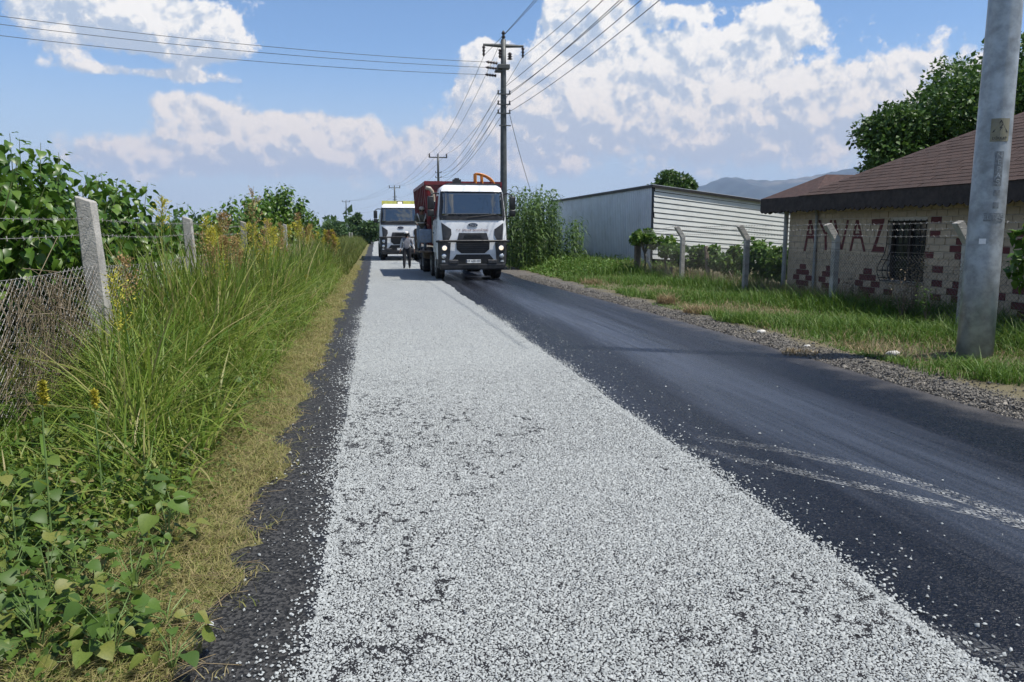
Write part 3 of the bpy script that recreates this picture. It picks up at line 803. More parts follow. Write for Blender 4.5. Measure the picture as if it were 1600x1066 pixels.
def bar_pts(s):
    out = []
    for k in range(15):
        z = zt + .03 - (zt + .03 - zb + .02) * k / 14
        out.append(W(s, z, .03 + .2 * math.exp(-((z - zb - .2) / .28) ** 2)))
    out.append(W(s, zb - .01, .02)); return out
for k in range(nb):
    bm = bmesh.new(); tube(bm, bar_pts(s0w - .02 + (ww + .04) * k / (nb - 1)), .009, 5); bm_obj('grille_bar', bm, M['iron'], win)
for z in (zt, zb + .75, zb + .42, zb + .2, zb + .05):
    bm = bmesh.new(); of = .03 + .2 * math.exp(-((z - zb - .2) / .28) ** 2)
    tube(bm, [W(s0w - .02, z, .01), W(s0w - .02, z, of), W(s1w + .02, z, of), W(s1w + .02, z, .01)], .009, 5); bm_obj('grille_rail', bm, M['iron'], win)
# downpipe and corner pipe
bm = bmesh.new()
sD, _ = wall_sz(1276, 400)
tube(bm, [W(-.05, HZ - .14, .1), W(sD - .06, HZ - .12, .1), W(sD, HZ - .18, .09), W(sD, HZ - .32, .06), W(sD, .05, .06)], .035, 8)
bm_obj('downpipe', bm, M['pipe_grey'], house)
bm = bmesh.new(); tube(bm, [W(-.06, -.05, .07), W(-.06, HZ - .1, .07)], .055, 10); bm_obj('corner_pipe', bm, M['pipe_grey'], house)
# roof
EO, EZ, SL = .55, HZ + .16, .52
sM = 1.15                                                   # main roof starts here along the wall
def Rf(s, t): return W(s, EZ + SL * t, EO - t)             # on the front slope, t metres in from the eave
RH = (HD + 2 * EO) / 2
bm = bmesh.new()
S0, S1 = sM - .1, HL + EO
e = [Rf(S0, 0), Rf(S1, 0), W(S1, EZ, EO - 2 * RH), W(S0, EZ, EO - 2 * RH)]
r0, r1 = Rf(S0 + RH, RH), Rf(S1 - RH, RH)
vs_ = [bm.verts.new(p) for p in e + [r0, r1]]
for f in ((0, 1, 5, 4), (2, 3, 4, 5), (3, 0, 4), (1, 2, 5), (3, 2, 1, 0)): bm.faces.new([vs_[i] for i in f])
bmesh.ops.recalc_face_normals(bm, faces=bm.faces[:])
# small wing with its own hip end towards the road
wy0, wy1 = -EO + .05, sM + .55; wm = (wy0 + wy1) / 2; wr = (wy1 - wy0) / 2
q = [Rf(wy0, -.004), Rf(wy1, -.004), W(wy1, EZ, EO - 2 * RH + .3), W(wy0, EZ, EO - 2 * RH + .3), W(wm, EZ + SL * wr, EO - wr), W(wm, EZ + SL * wr, EO - 2 * RH + .3 + wr)]
vs_ = [bm.verts.new(p) for p in q]
for f in ((0, 1, 4), (3, 0, 4, 5), (1, 2, 5, 4), (2, 3, 5), (3, 2, 1, 0)): bm.faces.new([vs_[i] for i in f])
bmesh.ops.recalc_face_normals(bm, faces=bm.faces[:])
roof = bm_obj('roof', bm, M['shingle_far'], house)
tw, tl = .31, .165
def tab_me():
    bm = bmesh.new(); box(bm, (0, 0, 0), (tw - .006, tl + .05, .010))
    for v in bm.verts:
        if v.co.y < 0: v.co.z -= .003
    me = bpy.data.meshes.new('shingle'); bm.to_mesh(me); bm.free(); me.materials.append(M['shingle']); return me
tabs = [tab_me() for _ in range(1)]
slope_a = math.atan(SL)
ex = hu; ey = (-hn * math.cos(slope_a) + Vector((0, 0, math.sin(slope_a)))); ez = ex.cross(ey)
if ez.z < 0: ex = -ex; ez = ex.cross(ey)
RM = Matrix((ex, ey, ez)).transposed()
tl_list = []
nr = int(RH / math.cos(slope_a) / tl)
for r_ in range(nr):
    tt = (r_ + .5) * tl * math.cos(slope_a)
    for c in range(int((S1 - S0) / tw) + 2):
        s = S0 + (c + (.5 if r_ % 2 else 0) + random.uniform(-.04, .04)) * tw
        if s - tw / 2 < S0 + tt - .02 or s + tw / 2 > S1 - tt: continue
        if s > 9.3: continue
        tl_list.append((s, tt))
tl_list.sort(key=lambda q: (abs(q[0] - 5.2) > 3.2, q[1] * 1.0 + abs(q[0] - 5)))
rest = bmesh.new()
for k, (s, tt) in enumerate(tl_list):
    p = Rf(s, tt) + ez * (.010 + random.uniform(0, .004))
    if k < 300:
        o = bpy.data.objects.new('shingle', tabs[0]); link(o, roof); o.matrix_local = Matrix.Translation(p) @ (RM @ Matrix.Rotation(R(-3 + random.uniform(-1, 1)), 3, 'X')).to_4x4()
    else:
        box(rest, p, (tw - .006, tl + .05, .010), RM @ Matrix.Rotation(R(-3 + random.uniform(-1, 1)), 3, 'X'))
o = bm_obj('far_shingles', rest, M['shingle'], roof); o['kind'] = 'stuff'
# scalloped fascia board
bm = bmesh.new()
def fascia(bm, pf, s0, s1, step=.16):
    n_ = int((s1 - s0) / step)
    for k in range(n_):
        a, b_ = s0 + k * step, s0 + (k + 1) * step
        d1 = .30 + .02 * math.sin(k * 1.7); mids = [(a + (b_ - a) * j / 4) for j in range(5)]
        dep = [d1, d1 + .035, d1 + .05, d1 + .035, d1]
        prism(bm, [pf(a, .02), pf(b_, .02)] + [pf(m_, -dd) for m_, dd in zip(mids[::-1], dep[::-1])], hn * .03 if pf is FF_ else hu * -.03)
FF_ = lambda s, z: W(s, EZ + z - .02, EO - .02)
FE_ = lambda s, z: W(wy0, EZ + z - .02, EO - .05 - s)
fascia(bm, FF_, wy0, HL, .16); fascia(bm, FE_, 0, 4, .16)
bm_obj('fascia_board', bm, M['fascia'], house)

# ------------------------------------------------------------------ poles
def insulator(name, p, parent, h=.32, r=.13, hang=False, axis=None, mt=None):
    bm = bmesh.new(); s = -1 if hang else 1
    pr = []
    for k in range(3):
        z = h * k / 3
        pr += [(r * .45, s * z), (r * (1.0 - .08 * k), s * (z + h * .10)), (r * .5, s * (z + h * .24))]
    pr += [(r * .35, s * h)]
    lathe(bm, pr, 10)
    o = bm_obj(name, bm, mt or M['porcelain'], parent, True); o.location = p
    if axis is not None: o.rotation_euler = Vector(axis).to_track_quat('Z', 'Y').to_euler()
    return o
def make_pole(base, H, rb, rt, label, mt, n=16):
    po = empty('utility_pole', base, 0, label, 'utility pole')
    bm = bmesh.new(); lathe(bm, [(rb + (rt - rb) * k / 8, -.1 + (H + .1) * k / 8) for k in range(9)], n); bm_obj('shaft', bm, mt, po, True)
    return po
def crossarm(po, z, half, r0, r1, mt, name='crossarm', rz=0):
    bm = bmesh.new(); tube(bm, [(-half, 0, z + .02), (-half * .5, 0, z + .01), (0, 0, z - .0), (half * .5, 0, z + .01), (half, 0, z + .02)], [r1, (r0 + r1) / 2, r0, (r0 + r1) / 2, r1], 8)
    return bm_obj(name, bm, mt, po)
def bracket(po, z, half, mt, r=.035):
    bm = bmesh.new(); box(bm, (0, -.16, z), (half * 2, .07, .06)); b = bm_obj('bracket', bm, mt, po)
    for s in (-1, 1):
        q = bm_i = bmesh.new(); lathe(q, [(.03, 0), (.045, .04), (.03, .08), (.045, .12), (.03, .16)], 8, c=(s * (half - .04), -.16, z + .03)); bm_obj('spool', q, M['porcelain'], b, True)
    return b
P1Y = 40.0
P1 = AT_Y(787, 362, P1Y); P1.z = 0
zat = lambda py: AT_Y(787, py, P1Y).z
pole1 = make_pole(P1, zat(62), .21, .13, 'tall steel pole with crossarm behind the red truck', M['galv_dark'])
za = zat(72)
crossarm(pole1, za, 1.05, .10, .06, M['galv_dark'])
insulator('insulator', (0, 0, zat(66)), pole1, .55, .13)
for s in (-1, 1): insulator('insulator', (s * 1.02, 0, za - .05), pole1, .5, .10, True)
insulator('insulator', (.32, -.1, zat(94)), pole1, .36, .15)
insulator('insulator', (-.2, -.1, zat(78)), pole1, .45, .1, True)
bm = bmesh.new(); box(bm, (0, 0, zat(105)), (.62, .42, .22)); box(bm, (-.2, 0, zat(112)), (.5, .3, .1)); bevel(bm, .02, 1); bm_obj('clamp', bm, M['galv_dark'], pole1)
LEFT_END = Vector((-60, 20, 0))
ldir = (Vector((LEFT_END.x, LEFT_END.y, 0)) - P1).normalized()
STR = []
for k, py in enumerate((101, 108, 118)):
    z = zat(py); st = Vector((-.25, (k - 1) * .2, z)) + Vector((ldir.x, ldir.y, 0)) * .1
    bm = bmesh.new(); pr = []
    for j in range(4): pr += [(.03, j * .15), (.085, j * .15 + .04), (.05, j * .15 + .11)]
    pr += [(.02, .65)]
    lathe(bm, pr, 10); o = bm_obj('strain_insulator', bm, M['porcelain'], pole1, True); o.location = st
    o.rotation_euler = Vector((ldir.x, ldir.y, .02)).to_track_quat('Z', 'Y').to_euler()
    STR.append(P1 + st + Vector((ldir.x, ldir.y, 0)) * .65)
LVZ = [zat(p) for p in (148, 164, 178)]
for z in LVZ: bracket(pole1, z, .34, M['galv_dark'])
bm = bmesh.new(); box(bm, (.05, -.16, zat(197)), (.62, .06, .05)); bm_obj('bracket', bm, M['galv_dark'], pole1)

def far_pole(px, py, Y, lab, tall):
    b_ = AT_Y(px, 362, Y); H = AT_Y(px, py, Y).z; b_.z = 0
    po = make_pole(b_, H - .3, .19, .12, lab, M['galv_dark'], 10)
    half = 1.05
    bm = bmesh.new(); box(bm, (0, 0, H - .45), (2 * half, .12, .12)); bm_obj('crossarm', bm, M['galv_dark'], po)
    for s in (-1, 0, 1): insulator('insulator', (s * (half - .05), 0, H - .42), po, .42, .12)
    lv = []
    for dz in (2.2, 2.75, 3.3):
        bracket(po, H - dz, .36, M['galv_dark']); lv.append(H - dz)
    return b_, H, lv
P2 = far_pole(686, 240, 90, 'utility pole with three pin insulators rising behind the red tipper body', True)
P3 = far_pole(618, 290, 150, 'slim utility pole standing behind the white truck roof', True)
P4 = far_pole(542, 313, 218, 'small distant utility pole beyond the roadside bushes', True)
# near galvanised pole on the right verge
B0 = G(1522, 557, .1)
fw = ray(800, 533)
r0b = 25.5 / FPX * (B0 - CP).dot(fw); r0t = r0b * .70
pole0 = make_pole(Vector((B0.x, B0.y, .05)), 11.2, r0b, r0t, 'thick galvanised steel pole with warning plate in front of the brick house', M['galv'], 28)
def r_at(z): return r0b + (r0t - r0b) * z / 11.2
acam = math.atan2(-B0.y, -B0.x)                       # angle from the pole axis to the camera
def wrap(me, theta, z, lift):
    for v in me.vertices:
        th = acam + theta + v.co.x / r_at(z); rr = r_at(z + v.co.y) + lift + v.co.z
        v.co = (rr * math.cos(th), rr * math.sin(th), z + v.co.y)
def grid_plate(w, h, t, nx=8):
    bm = bmesh.new(); box(bm, (0, 0, t / 2), (w, h, t))
    for k in range(1, nx):
        x = -w / 2 + w * k / nx
        bmesh.ops.bisect_plane(bm, geom=bm.verts[:] + bm.edges[:] + bm.faces[:], plane_co=(x, 0, 0), plane_no=(1, 0, 0))
    me = bpy.data.meshes.new('plate'); bm.to_mesh(me); bm.free(); return me
def zpole(py):
    return on_wall(1540, py, Vector((B0.x, B0.y, 0)), Vector((-B0.y, B0.x, 0)).normalized()).z - .05
def on_pole(name, me, mt, theta, z, lift, parent): wrap(me, theta, z, lift); return mesh_obj(name, me, mt, parent)
M['warn_plate'] = mat('warn_plate', (.20, .19, .13), .6, var=.2, dirt=((.2, .19, .17), .6, 20))
zp = zpole(207); ppm = 1.0 / (FPX / ((B0 - CP).dot(fw)))
TH = .34
sign = on_pole('warning_plate', grid_plate(25 * ppm, 33 * ppm, .004), M['warn_plate'], TH, zp, .002, pole0)
def tri_ring(R_, r_):
    bm = bmesh.new()
    for k in range(3):
        a, b_ = R(90 + 120 * k), R(210 + 120 * k)
        A, B2 = Vector((math.cos(a), math.sin(a), 0)), Vector((math.cos(b_), math.sin(b_), 0))
        prism(bm, [A * R_, B2 * R_, B2 * r_, A * r_], Vector((0, 0, .002)))
    me = bpy.data.meshes.new('tri'); bm.to_mesh(me); bm.free(); return me
t = tri_ring(12 * ppm, 9.6 * ppm)
for v in t.vertices: v.co.y += 2.5 * ppm
on_pole('warning_triangle', t, M['letter_black'], TH, zp, .007, sign)
bm = bmesh.new()
zz = [(1.6, 6.5), (-1.8, 1.2), (.1, 1.2), (-1.4, -3.6), (2.0, 2.3), (.3, 2.3), (2.8, 6.0)]
prism(bm, [Vector((x * ppm, (y + 1.5) * ppm, 0)) for x, y in zz], Vector((0, 0, .002)))
me = bpy.data.meshes.new('bolt'); bm.to_mesh(me); bm.free(); on_pole('lightning_mark', me, M['letter_black'], TH, zp, .007, sign)
t = text_mesh('DİKKAT', 5.2 * ppm, .0008); 
for v in t.vertices: v.co.y -= 12 * ppm
on_pole('sign_lettering', t, M['letter_black'], TH, zp, .007, sign)
pl = on_pole('embossed_plate', grid_plate(11 * ppm, 50 * ppm, .006), M['galv_emboss'], TH + .08, zpole(266), .0, pole0)
for k, ch_ in enumerate('NEPAŞ'):
    t = text_mesh(ch_, 10 * ppm, .002)
    for v in t.vertices: v.co.y += (19 - 9.6 * k) * ppm
    on_pole('embossed_letter', t, M['galv'], TH + .08, zpole(266), .0065, pl)
for py in (303, 322):
    on_pole('embossed_square', grid_plate(8 * ppm, 9 * ppm, .005), M['galv_emboss'], TH + .1, zpole(py), .0, pole0)
pl = on_pole('name_plate', grid_plate(28 * ppm, 12 * ppm, .004), M['galv_emboss'], TH + .08, zpole(340), .001, pole0)
on_pole('plate_lettering', text_mesh('ELTAŞ', 10.5 * ppm, .0015), M['galv'], TH + .08, zpole(340), .006, pl)
on_pole('torn_paper', grid_plate(9 * ppm, 8 * ppm, .001), M['white_paint'], -.1, zpole(377), .002, pole0)

# wires
def wire(a, b_, sag, r, label, group, name='power_line', n=26):
    a, b_ = Vector(a), Vector(b_)
    pts = [a.lerp(b_, k / n) - Vector((0, 0, 4 * sag * (k / n) * (1 - k / n))) for k in range(n + 1)]
    o_ = pts[0].copy(); bm = bmesh.new(); tube(bm, [p - o_ for p in pts], r, 4)
    o = bm_obj(name, bm, M['wire'], None); o.location = o_
    return tag(o, label, 'power line', group)
T0p = Vector((B0.x, B0.y, 11.3))
gN, gF = 'wires from the steel pole towards the near pole', 'wires running on to the far poles'
for (dx, zz_, z2, w_) in ((-1.0, za - .5, 10.6, 'road side of the crossarm'), (0, zat(56), 11.6, 'top pin insulator'), (1.0, za - .5, 10.6, 'field side of the crossarm')):
    wire(P1 + Vector((dx, 0, zz_)), (T0p.x + dx, T0p.y, z2), .35, .011, f'bare wire from the {w_} to the near galvanised pole', gN)
BN, SN = ('top', 'middle', 'lowest'), {-1: 'road', 1: 'field'}
for k, s_, z2 in ((0, 1, 9.35), (1, 1, 8.95), (0, -1, 9.35), (2, 1, 8.55), (1, -1, 8.95)):
    wire(P1 + Vector((.3 * s_, -.16, LVZ[k] + .1)), (T0p.x + .3 * s_, T0p.y, z2), .4, .012, f'wire from the {BN[k]} bracket, {SN[s_]} side, to the near galvanised pole', gN)
for dx, zz_, w_ in ((-1.0, za - .5, 'road side of the crossarm'), (0, zat(56), 'top pin insulator'), (1.0, za - .5, 'field side of the crossarm')):
    wire(P1 + Vector((dx, 0, zz_)), P2[0] + Vector((dx, 0, P2[1])), .9, .012, f'wire from the {w_} on to the pole behind the tipper', gF)
for k, z in enumerate(LVZ):
    for s_ in (-1, 1):
        if k == 2 and s_ > 0: continue
        wire(P1 + Vector((.3 * s_, .0, z + .1)), P2[0] + Vector((.3 * s_, -.16, P2[2][k])), 1.1, .012, f'wire from the {BN[k]} bracket, {SN[s_]} side, on behind the tipper', gF)
for (a, b_, lab) in ((P2, P3, 'wire between the tipper-side pole and the pole behind the white truck'), (P3, P4, 'wire between the two most distant poles')):
    for dx in (-1, 0, 1): wire(a[0] + Vector((dx, 0, a[1])), b_[0] + Vector((dx, 0, b_[1])), 1.0, .012, lab, gF)
    for k in (0, 2): wire(a[0] + Vector((-.3, 0, a[2][k])), b_[0] + Vector((-.3, 0, b_[2][k])), 1.0, .011, lab, gF)
for k, st in enumerate(STR):
    tgt = AT_Y(-40, (20, 33, 51)[k], 33.0)
    d = (tgt - st); end = st + d * 2.6 + Vector((0, 0, 4 * 1.6 * (1 / 2.6) * (1 - 1 / 2.6) * 2.6))
    wire(st, end, 1.6, .013, ('uppermost', 'middle', 'lowest')[k] + ' bare wire from the strain insulators out over the mulberry hedge', 'branch wires crossing the sky', n=40)
e = AT_Y(846, 345, 41.5)
wire(P1 + Vector((.3, -.16, zat(180))), e, .35, .016, 'slack black cable hanging from the steel pole into the reeds', None, 'hanging_cable')

# ------------------------------------------------------------------ fences
def segs_mesh(name, A, B2, r):
    A, B2 = np.asarray(A, float), np.asarray(B2, float); d = B2 - A; L = np.linalg.norm(d, axis=1)[:, None]; d = d / L
    ref = np.where(np.abs(d[:, 2:3]) < .9, [[0, 0, 1]], [[1, 0, 0]]); u = np.cross(d, ref); u /= np.linalg.norm(u, axis=1)[:, None]; v = np.cross(d, u)
    Vs = []
    for base in (A, B2):
        for k in range(3):
            a = 2 * math.pi * k / 3; Vs.append(base + (u * math.cos(a) + v * math.sin(a)) * r)
    V = np.stack(Vs, 1); N_ = len(A)
    F_ = np.array([(0, 1, 4, 3), (1, 2, 5, 4), (2, 0, 3, 5)])
    return np_mesh(name, V.reshape(-1, 3), quads=(F_[None] + (np.arange(N_) * 6)[:, None, None]).reshape(-1, 4))
def chain_link(p, q, z0, z1, pitch, r, parent, mt, sagf=.03):
    p, q = Vector(p), Vector(q); d = q - p; L = math.hypot(d.x, d.y); nx = int(L / pitch); nz = int((z1 - z0) / (pitch * .45))
    A, B2 = [], []
    nrm = np.array([-d.y / L, d.x / L, 0])
    ph1, ph2 = random.uniform(0, 6), random.uniform(0, 6)
    def pt(i, j):
        u = (i + (.5 if j % 2 else 0)) / nx; w = j / nz
        z = z0 + (z1 - z0) * w - sagf * math.sin(math.pi * min(max(u, 0), 1)) * w * 1.5 + .012 * math.sin(u * 23 + ph1)
        b_ = np.array([p.x + d.x * u, p.y + d.y * u, z])
        return b_ + nrm * (.03 * math.sin(u * 9 + ph2) * math.sin(w * 3 + 1))
    for i in range(nx):
        for j in range(nz):
            A.append(pt(i, j)); B2.append(pt(i, j + 1))
            A.append(pt(i, j)); B2.append(pt(i - 1 if j % 2 == 0 else i + 1, j + 1))
    return mesh_obj('chain_link_mesh', segs_mesh('chain_link_mesh', A, B2, r), mt, parent)
def barbed(p, q, r, parent, mt, sag=.04, barbs=True):
    p, q = Vector(p), Vector(q); n_ = 24; pts = [p.lerp(q, k / n_) - Vector((0, 0, 4 * sag * (k / n_) * (1 - k / n_))) for k in range(n_ + 1)]
    A, B2 = pts[:-1], pts[1:]
    A, B2 = [list(a) for a in A], [list(a) for a in B2]
    if barbs:
        nb_ = int((q - p).length / .14)
        for k in range(nb_):
            c = p.lerp(q, (k + .5) / nb_); t = (k + .5) / nb_; c = c - Vector((0, 0, 4 * sag * t * (1 - t)))
            for s in (1, -1):
                dv = Vector((random.uniform(-1, 1), random.uniform(-1, 1), s)).normalized() * .022; A.append(list(c - dv)); B2.append(list(c + dv))
    return mesh_obj('barbed_wire', segs_mesh('barbed_wire', A, B2, r), mt, parent)
FX = -3.0
lf = empty('chain_link_fence', (FX, 8, 0), 0, 'old chain link fence on concrete posts in front of the mulberry hedge', 'fence')
def left_post(px, pt_, w=.15, lean=0.0, mt='concrete', X=FX):
    p = AT_X(px, pt_, X); bm = bmesh.new()
    vs_ = box(bm, (0, 0, p.z / 2), (w, w, p.z + .1))
    for v in vs_:
        if v.co.z > p.z * .5:
            v.co.x *= .82; v.co.y *= .82; v.co.z += v.co.x * -.35
    bmesh.ops.subdivide_edges(bm, edges=[e_ for e_ in bm.edges if abs(e_.verts[0].co.z - e_.verts[1].co.z) > .5], cuts=5)
    for v in bm.verts: v.co += Vector((random.uniform(-1, 1), random.uniform(-1, 1), 0)) * .006
    bevel(bm, .012, 1)
    for v in bm.verts: v.co.x += (v.co.z - p.z) * lean
    o = bm_obj('post', bm, M[mt], lf); o.location = Vector((p.x, p.y, 0)) - lf.location
    return Vector((p.x, p.y, p.z))
LP = [left_post(134, 318, .20, -.055), left_post(293, 345, .16, -.04), left_post(380, 350, .15, 0, 'concrete_old'), left_post(417, 352, .15),
      left_post(445, 353, .16), left_post(471, 355, .16, -.02), left_post(485, 357, .14)]
nearp = Vector((FX - .05, LP[0].y - 3.9, 1.95))
allp = [nearp] + LP
for k in range(len(allp) - 1):
    a, b_ = allp[k], allp[k + 1]
    a2, b2 = a - lf.location, b_ - lf.location
    if k < 6:
        chain_link((a2.x + .08, a2.y, 0), (b2.x + .08, b2.y, 0), .08, 1.42 - .02 * k, (.092 if k < 3 else .14), (.0028 if k < 3 else .003), lf, M['fence_wire'], .04)
    for zz_ in (1.88, 1.72):
        barbed((a2.x + .08, a2.y, zz_), (b2.x + .08, b2.y, zz_ + .01), .0028, lf, M['fence_wire'], .03 + .02 * random.random(), k < 3)
    barbed((a2.x + .085, a2.y, 1.40 - .02 * k), (b2.x + .085, b2.y, 1.40 - .02 * k), .0028, lf, M['fence_wire'], .04, False)
# rows of thin posts much farther along the same side
ff = empty('far_post_fence', (-3.2, 60, 0), 0, 'row of thin pale posts far along the grassy verge', 'fence')
for k, px in enumerate((546, 550, 553, 556, 559)):
    p = AT_X(px, 363.5, -3.0); bm = bmesh.new(); box(bm, (0, 0, p.z / 2), (.16, .16, p.z)); bevel(bm, .02, 1)
    o = bm_obj('post', bm, M['concrete'], ff); o.location = Vector((p.x, p.y, 0)) - ff.location

RX = 9.7
rf = empty('concrete_post_fence', (RX, 20, 0.1), 0, 'chain link and barbed wire fence on bent concrete posts beside the house', 'fence')
def bent_post(px, ztop, X=RX, w=.13, mt='concrete', h_arm=.42):
    p = AT_X(px, 400, X); zk = ztop - h_arm * .78
    bm = bmesh.new()
    pts = [Vector((w / 2, 0, -.15)), Vector((w / 2, 0, zk)), Vector((w / 2 - h_arm * .55, 0, ztop)), Vector((-w / 2 - h_arm * .55, 0, ztop - .05)), Vector((-w / 2, 0, zk - .06)), Vector((-w / 2, 0, -.15))]
    prism(bm, [q + Vector((0, -w / 2, 0)) for q in pts], Vector((0, w, 0)))
    bevel(bm, .01, 1)
    o = bm_obj('post', bm, M[mt], rf); o.location = Vector((p.x, p.y, 0)) - rf.location
    return Vector((p.x, p.y, 0)), zk, ztop, h_arm
RP = [bent_post(px, 1.93) for px in (1511, 1305, 1166, 1066)]
RP.append(bent_post(996, 1.75, mt='wood_post', w=.2, h_arm=.05))
RP = sorted(RP, key=lambda q: q[0].y)
nearR = (Vector((RX + .1, RP[0][0].y - 4.2, 0)), RP[0][1], RP[0][2], .42)
RP = [nearR] + RP
for k in range(len(RP) - 1):
    a, b_ = RP[k], RP[k + 1]; A = a[0] - rf.location; B2 = b_[0] - rf.location
    A.z = B2.z = -.1
    chain_link((A.x - .08, A.y, 0), (B2.x - .08, B2.y, 0), .0, 1.25, .085, .0026, rf, M['fence_wire_old'], .03)
    for zz_ in (1.0, 1.28, 1.42): barbed((A.x - .075, A.y, zz_), (B2.x - .075, B2.y, zz_), .003, rf, M['fence_wire_old'], .02, False)
    for f in (.25, .62, .95):
        za_, zb_ = a[1] + (a[2] - a[1]) * f - .1, b_[1] + (b_[2] - b_[1]) * f - .1
        barbed((A.x - .07 - a[3] * .55 * f, A.y, za_), (B2.x - .07 - b_[3] * .55 * f, B2.y, zb_), .0035, rf, M['fence_wire'], .03, True)
def loose_post(px, py, top, bot_dx, X, w, mt, label, name='leaning_post'):
    b_ = AT_X(px, py, X); b_.z = .1; t_ = AT_X(top[0], top[1], X); bm = bmesh.new()
    tube(bm, [(0, 0, -.15), (t_ - b_) * .5, (t_ - b_)], [w, w * .95, w * .85], 6); o = bm_obj(name, bm, M[mt]); o.location = b_
    return tag(o, label, 'post')
loose_post(1024, 432, (1003, 383), 0, 9.9, .06, 'concrete', 'broken concrete post leaning beside the vine covered corner post')
loose_post(1108, 446, (1103, 385), 0, 10.4, .075, 'wood_post', 'short dark weathered post between the two bent concrete posts', 'stub_post')
loose_post(1046, 440, (1049, 418), 0, 10.0, .07, 'wood_post', 'low grey stump in dry grass by the fence', 'stub_post')
loose_post(1154, 446, (1139, 424), 0, 10.0, .02, 'wood_post', 'thin dry stick leaning against the fence by a bent post', 'stick')

# ------------------------------------------------------------------ trucks
def front_y(x, z):                           # cab front surface, local y (front looks to -Y)
    zz_ = np.interp(z, [.3, .95, 1.5, 2.2, 3.15, 3.30, 3.40], [.06, .02, .0, .05, .27, .36, .55])
    c = max(0.0, abs(x) - .92) / .32
    return float(zz_) + .16 * c * c
def half_w(z): return float(np.interp(z, [.3, 1.0, 1.6, 2.2, 3.15, 3.30, 3.40], [1.20, 1.245, 1.245, 1.22, 1.13, 1.08, .95]))
def front_plate(name, pts, mt, parent, off=.015, th=.03, cuts=7, smooth=False):
    bm = bmesh.new(); vs_ = [bm.verts.new((x, 0, z)) for x, z in pts]; f = bm.faces.new(vs_)
    bmesh.ops.triangulate(bm, faces=[f]); bmesh.ops.subdivide_edges(bm, edges=bm.edges[:], cuts=cuts, use_grid_fill=True)
    ex_ = bmesh.ops.extrude_face_region(bm, geom=bm.faces[:])
    new = [g for g in ex_['geom'] if isinstance(g, bmesh.types.BMVert)]
    ns = set(new)
    for v in bm.verts:
        v.co.y = front_y(v.co.x, v.co.z) + (-off if v in ns else th - off)
    bmesh.ops.recalc_face_normals(bm, faces=bm.faces[:])
    return bm_obj(name, bm, mt, parent, smooth)
def mirror_pts(p): return [(-x, z) for x, z in p][::-1]
def lamp(name, x, z, r, parent, mt, off=.03):
    y = front_y(x, z) - off; bm = bmesh.new(); lathe(bm, [(r * 1.18, .03), (r * 1.2, -.012), (r * 1.02, -.02)], 18, 'Y', (x, y, z)); o = bm_obj(name, bm, M['chrome'] if mt != 'x' else M['dark_grey'], parent, True)
    bm = bmesh.new(); lathe(bm, [(r, -.018), (r * .8, -.034), (r * .35, -.042)], 18, 'Y', (x, y, z)); bm_obj('lens', bm, M[mt], o, True)
    return o
def wheel(x, y, parent, dual=False, Rr=.53, w=.32):
    s = 1 if x > 0 else -1
    o = empty('wheel', (x, y, Rr)); o.parent = parent
    ww_ = w * (1.9 if dual else 1)
    bm = bmesh.new(); h = ww_ / 2
    lathe(bm, [(Rr * .55, -h * .92), (Rr * .8, -h), (Rr * .95, -h * .93), (Rr, -h * .75), (Rr, -h * .1), (Rr * .97, 0), (Rr, h * .1), (Rr, h * .75), (Rr * .95, h * .93), (Rr * .8, h), (Rr * .55, h * .92)], 28, 'X'); bm_obj('tyre', bm, M['rubber'], o, True)
    bm = bmesh.new(); q = s * h
    lathe(bm, [(Rr * .56, q * .90), (Rr * .5, q * .97), (Rr * .42, q * (.3 if dual else .72)), (Rr * .24, q * (.3 if dual else .75)), (Rr * .2, q * (.8 if dual else 1.02)), (Rr * .05, q * (.85 if dual else 1.05))], 24, 'X'); bm_obj('rim', bm, M['rim'], o, True)
    return o
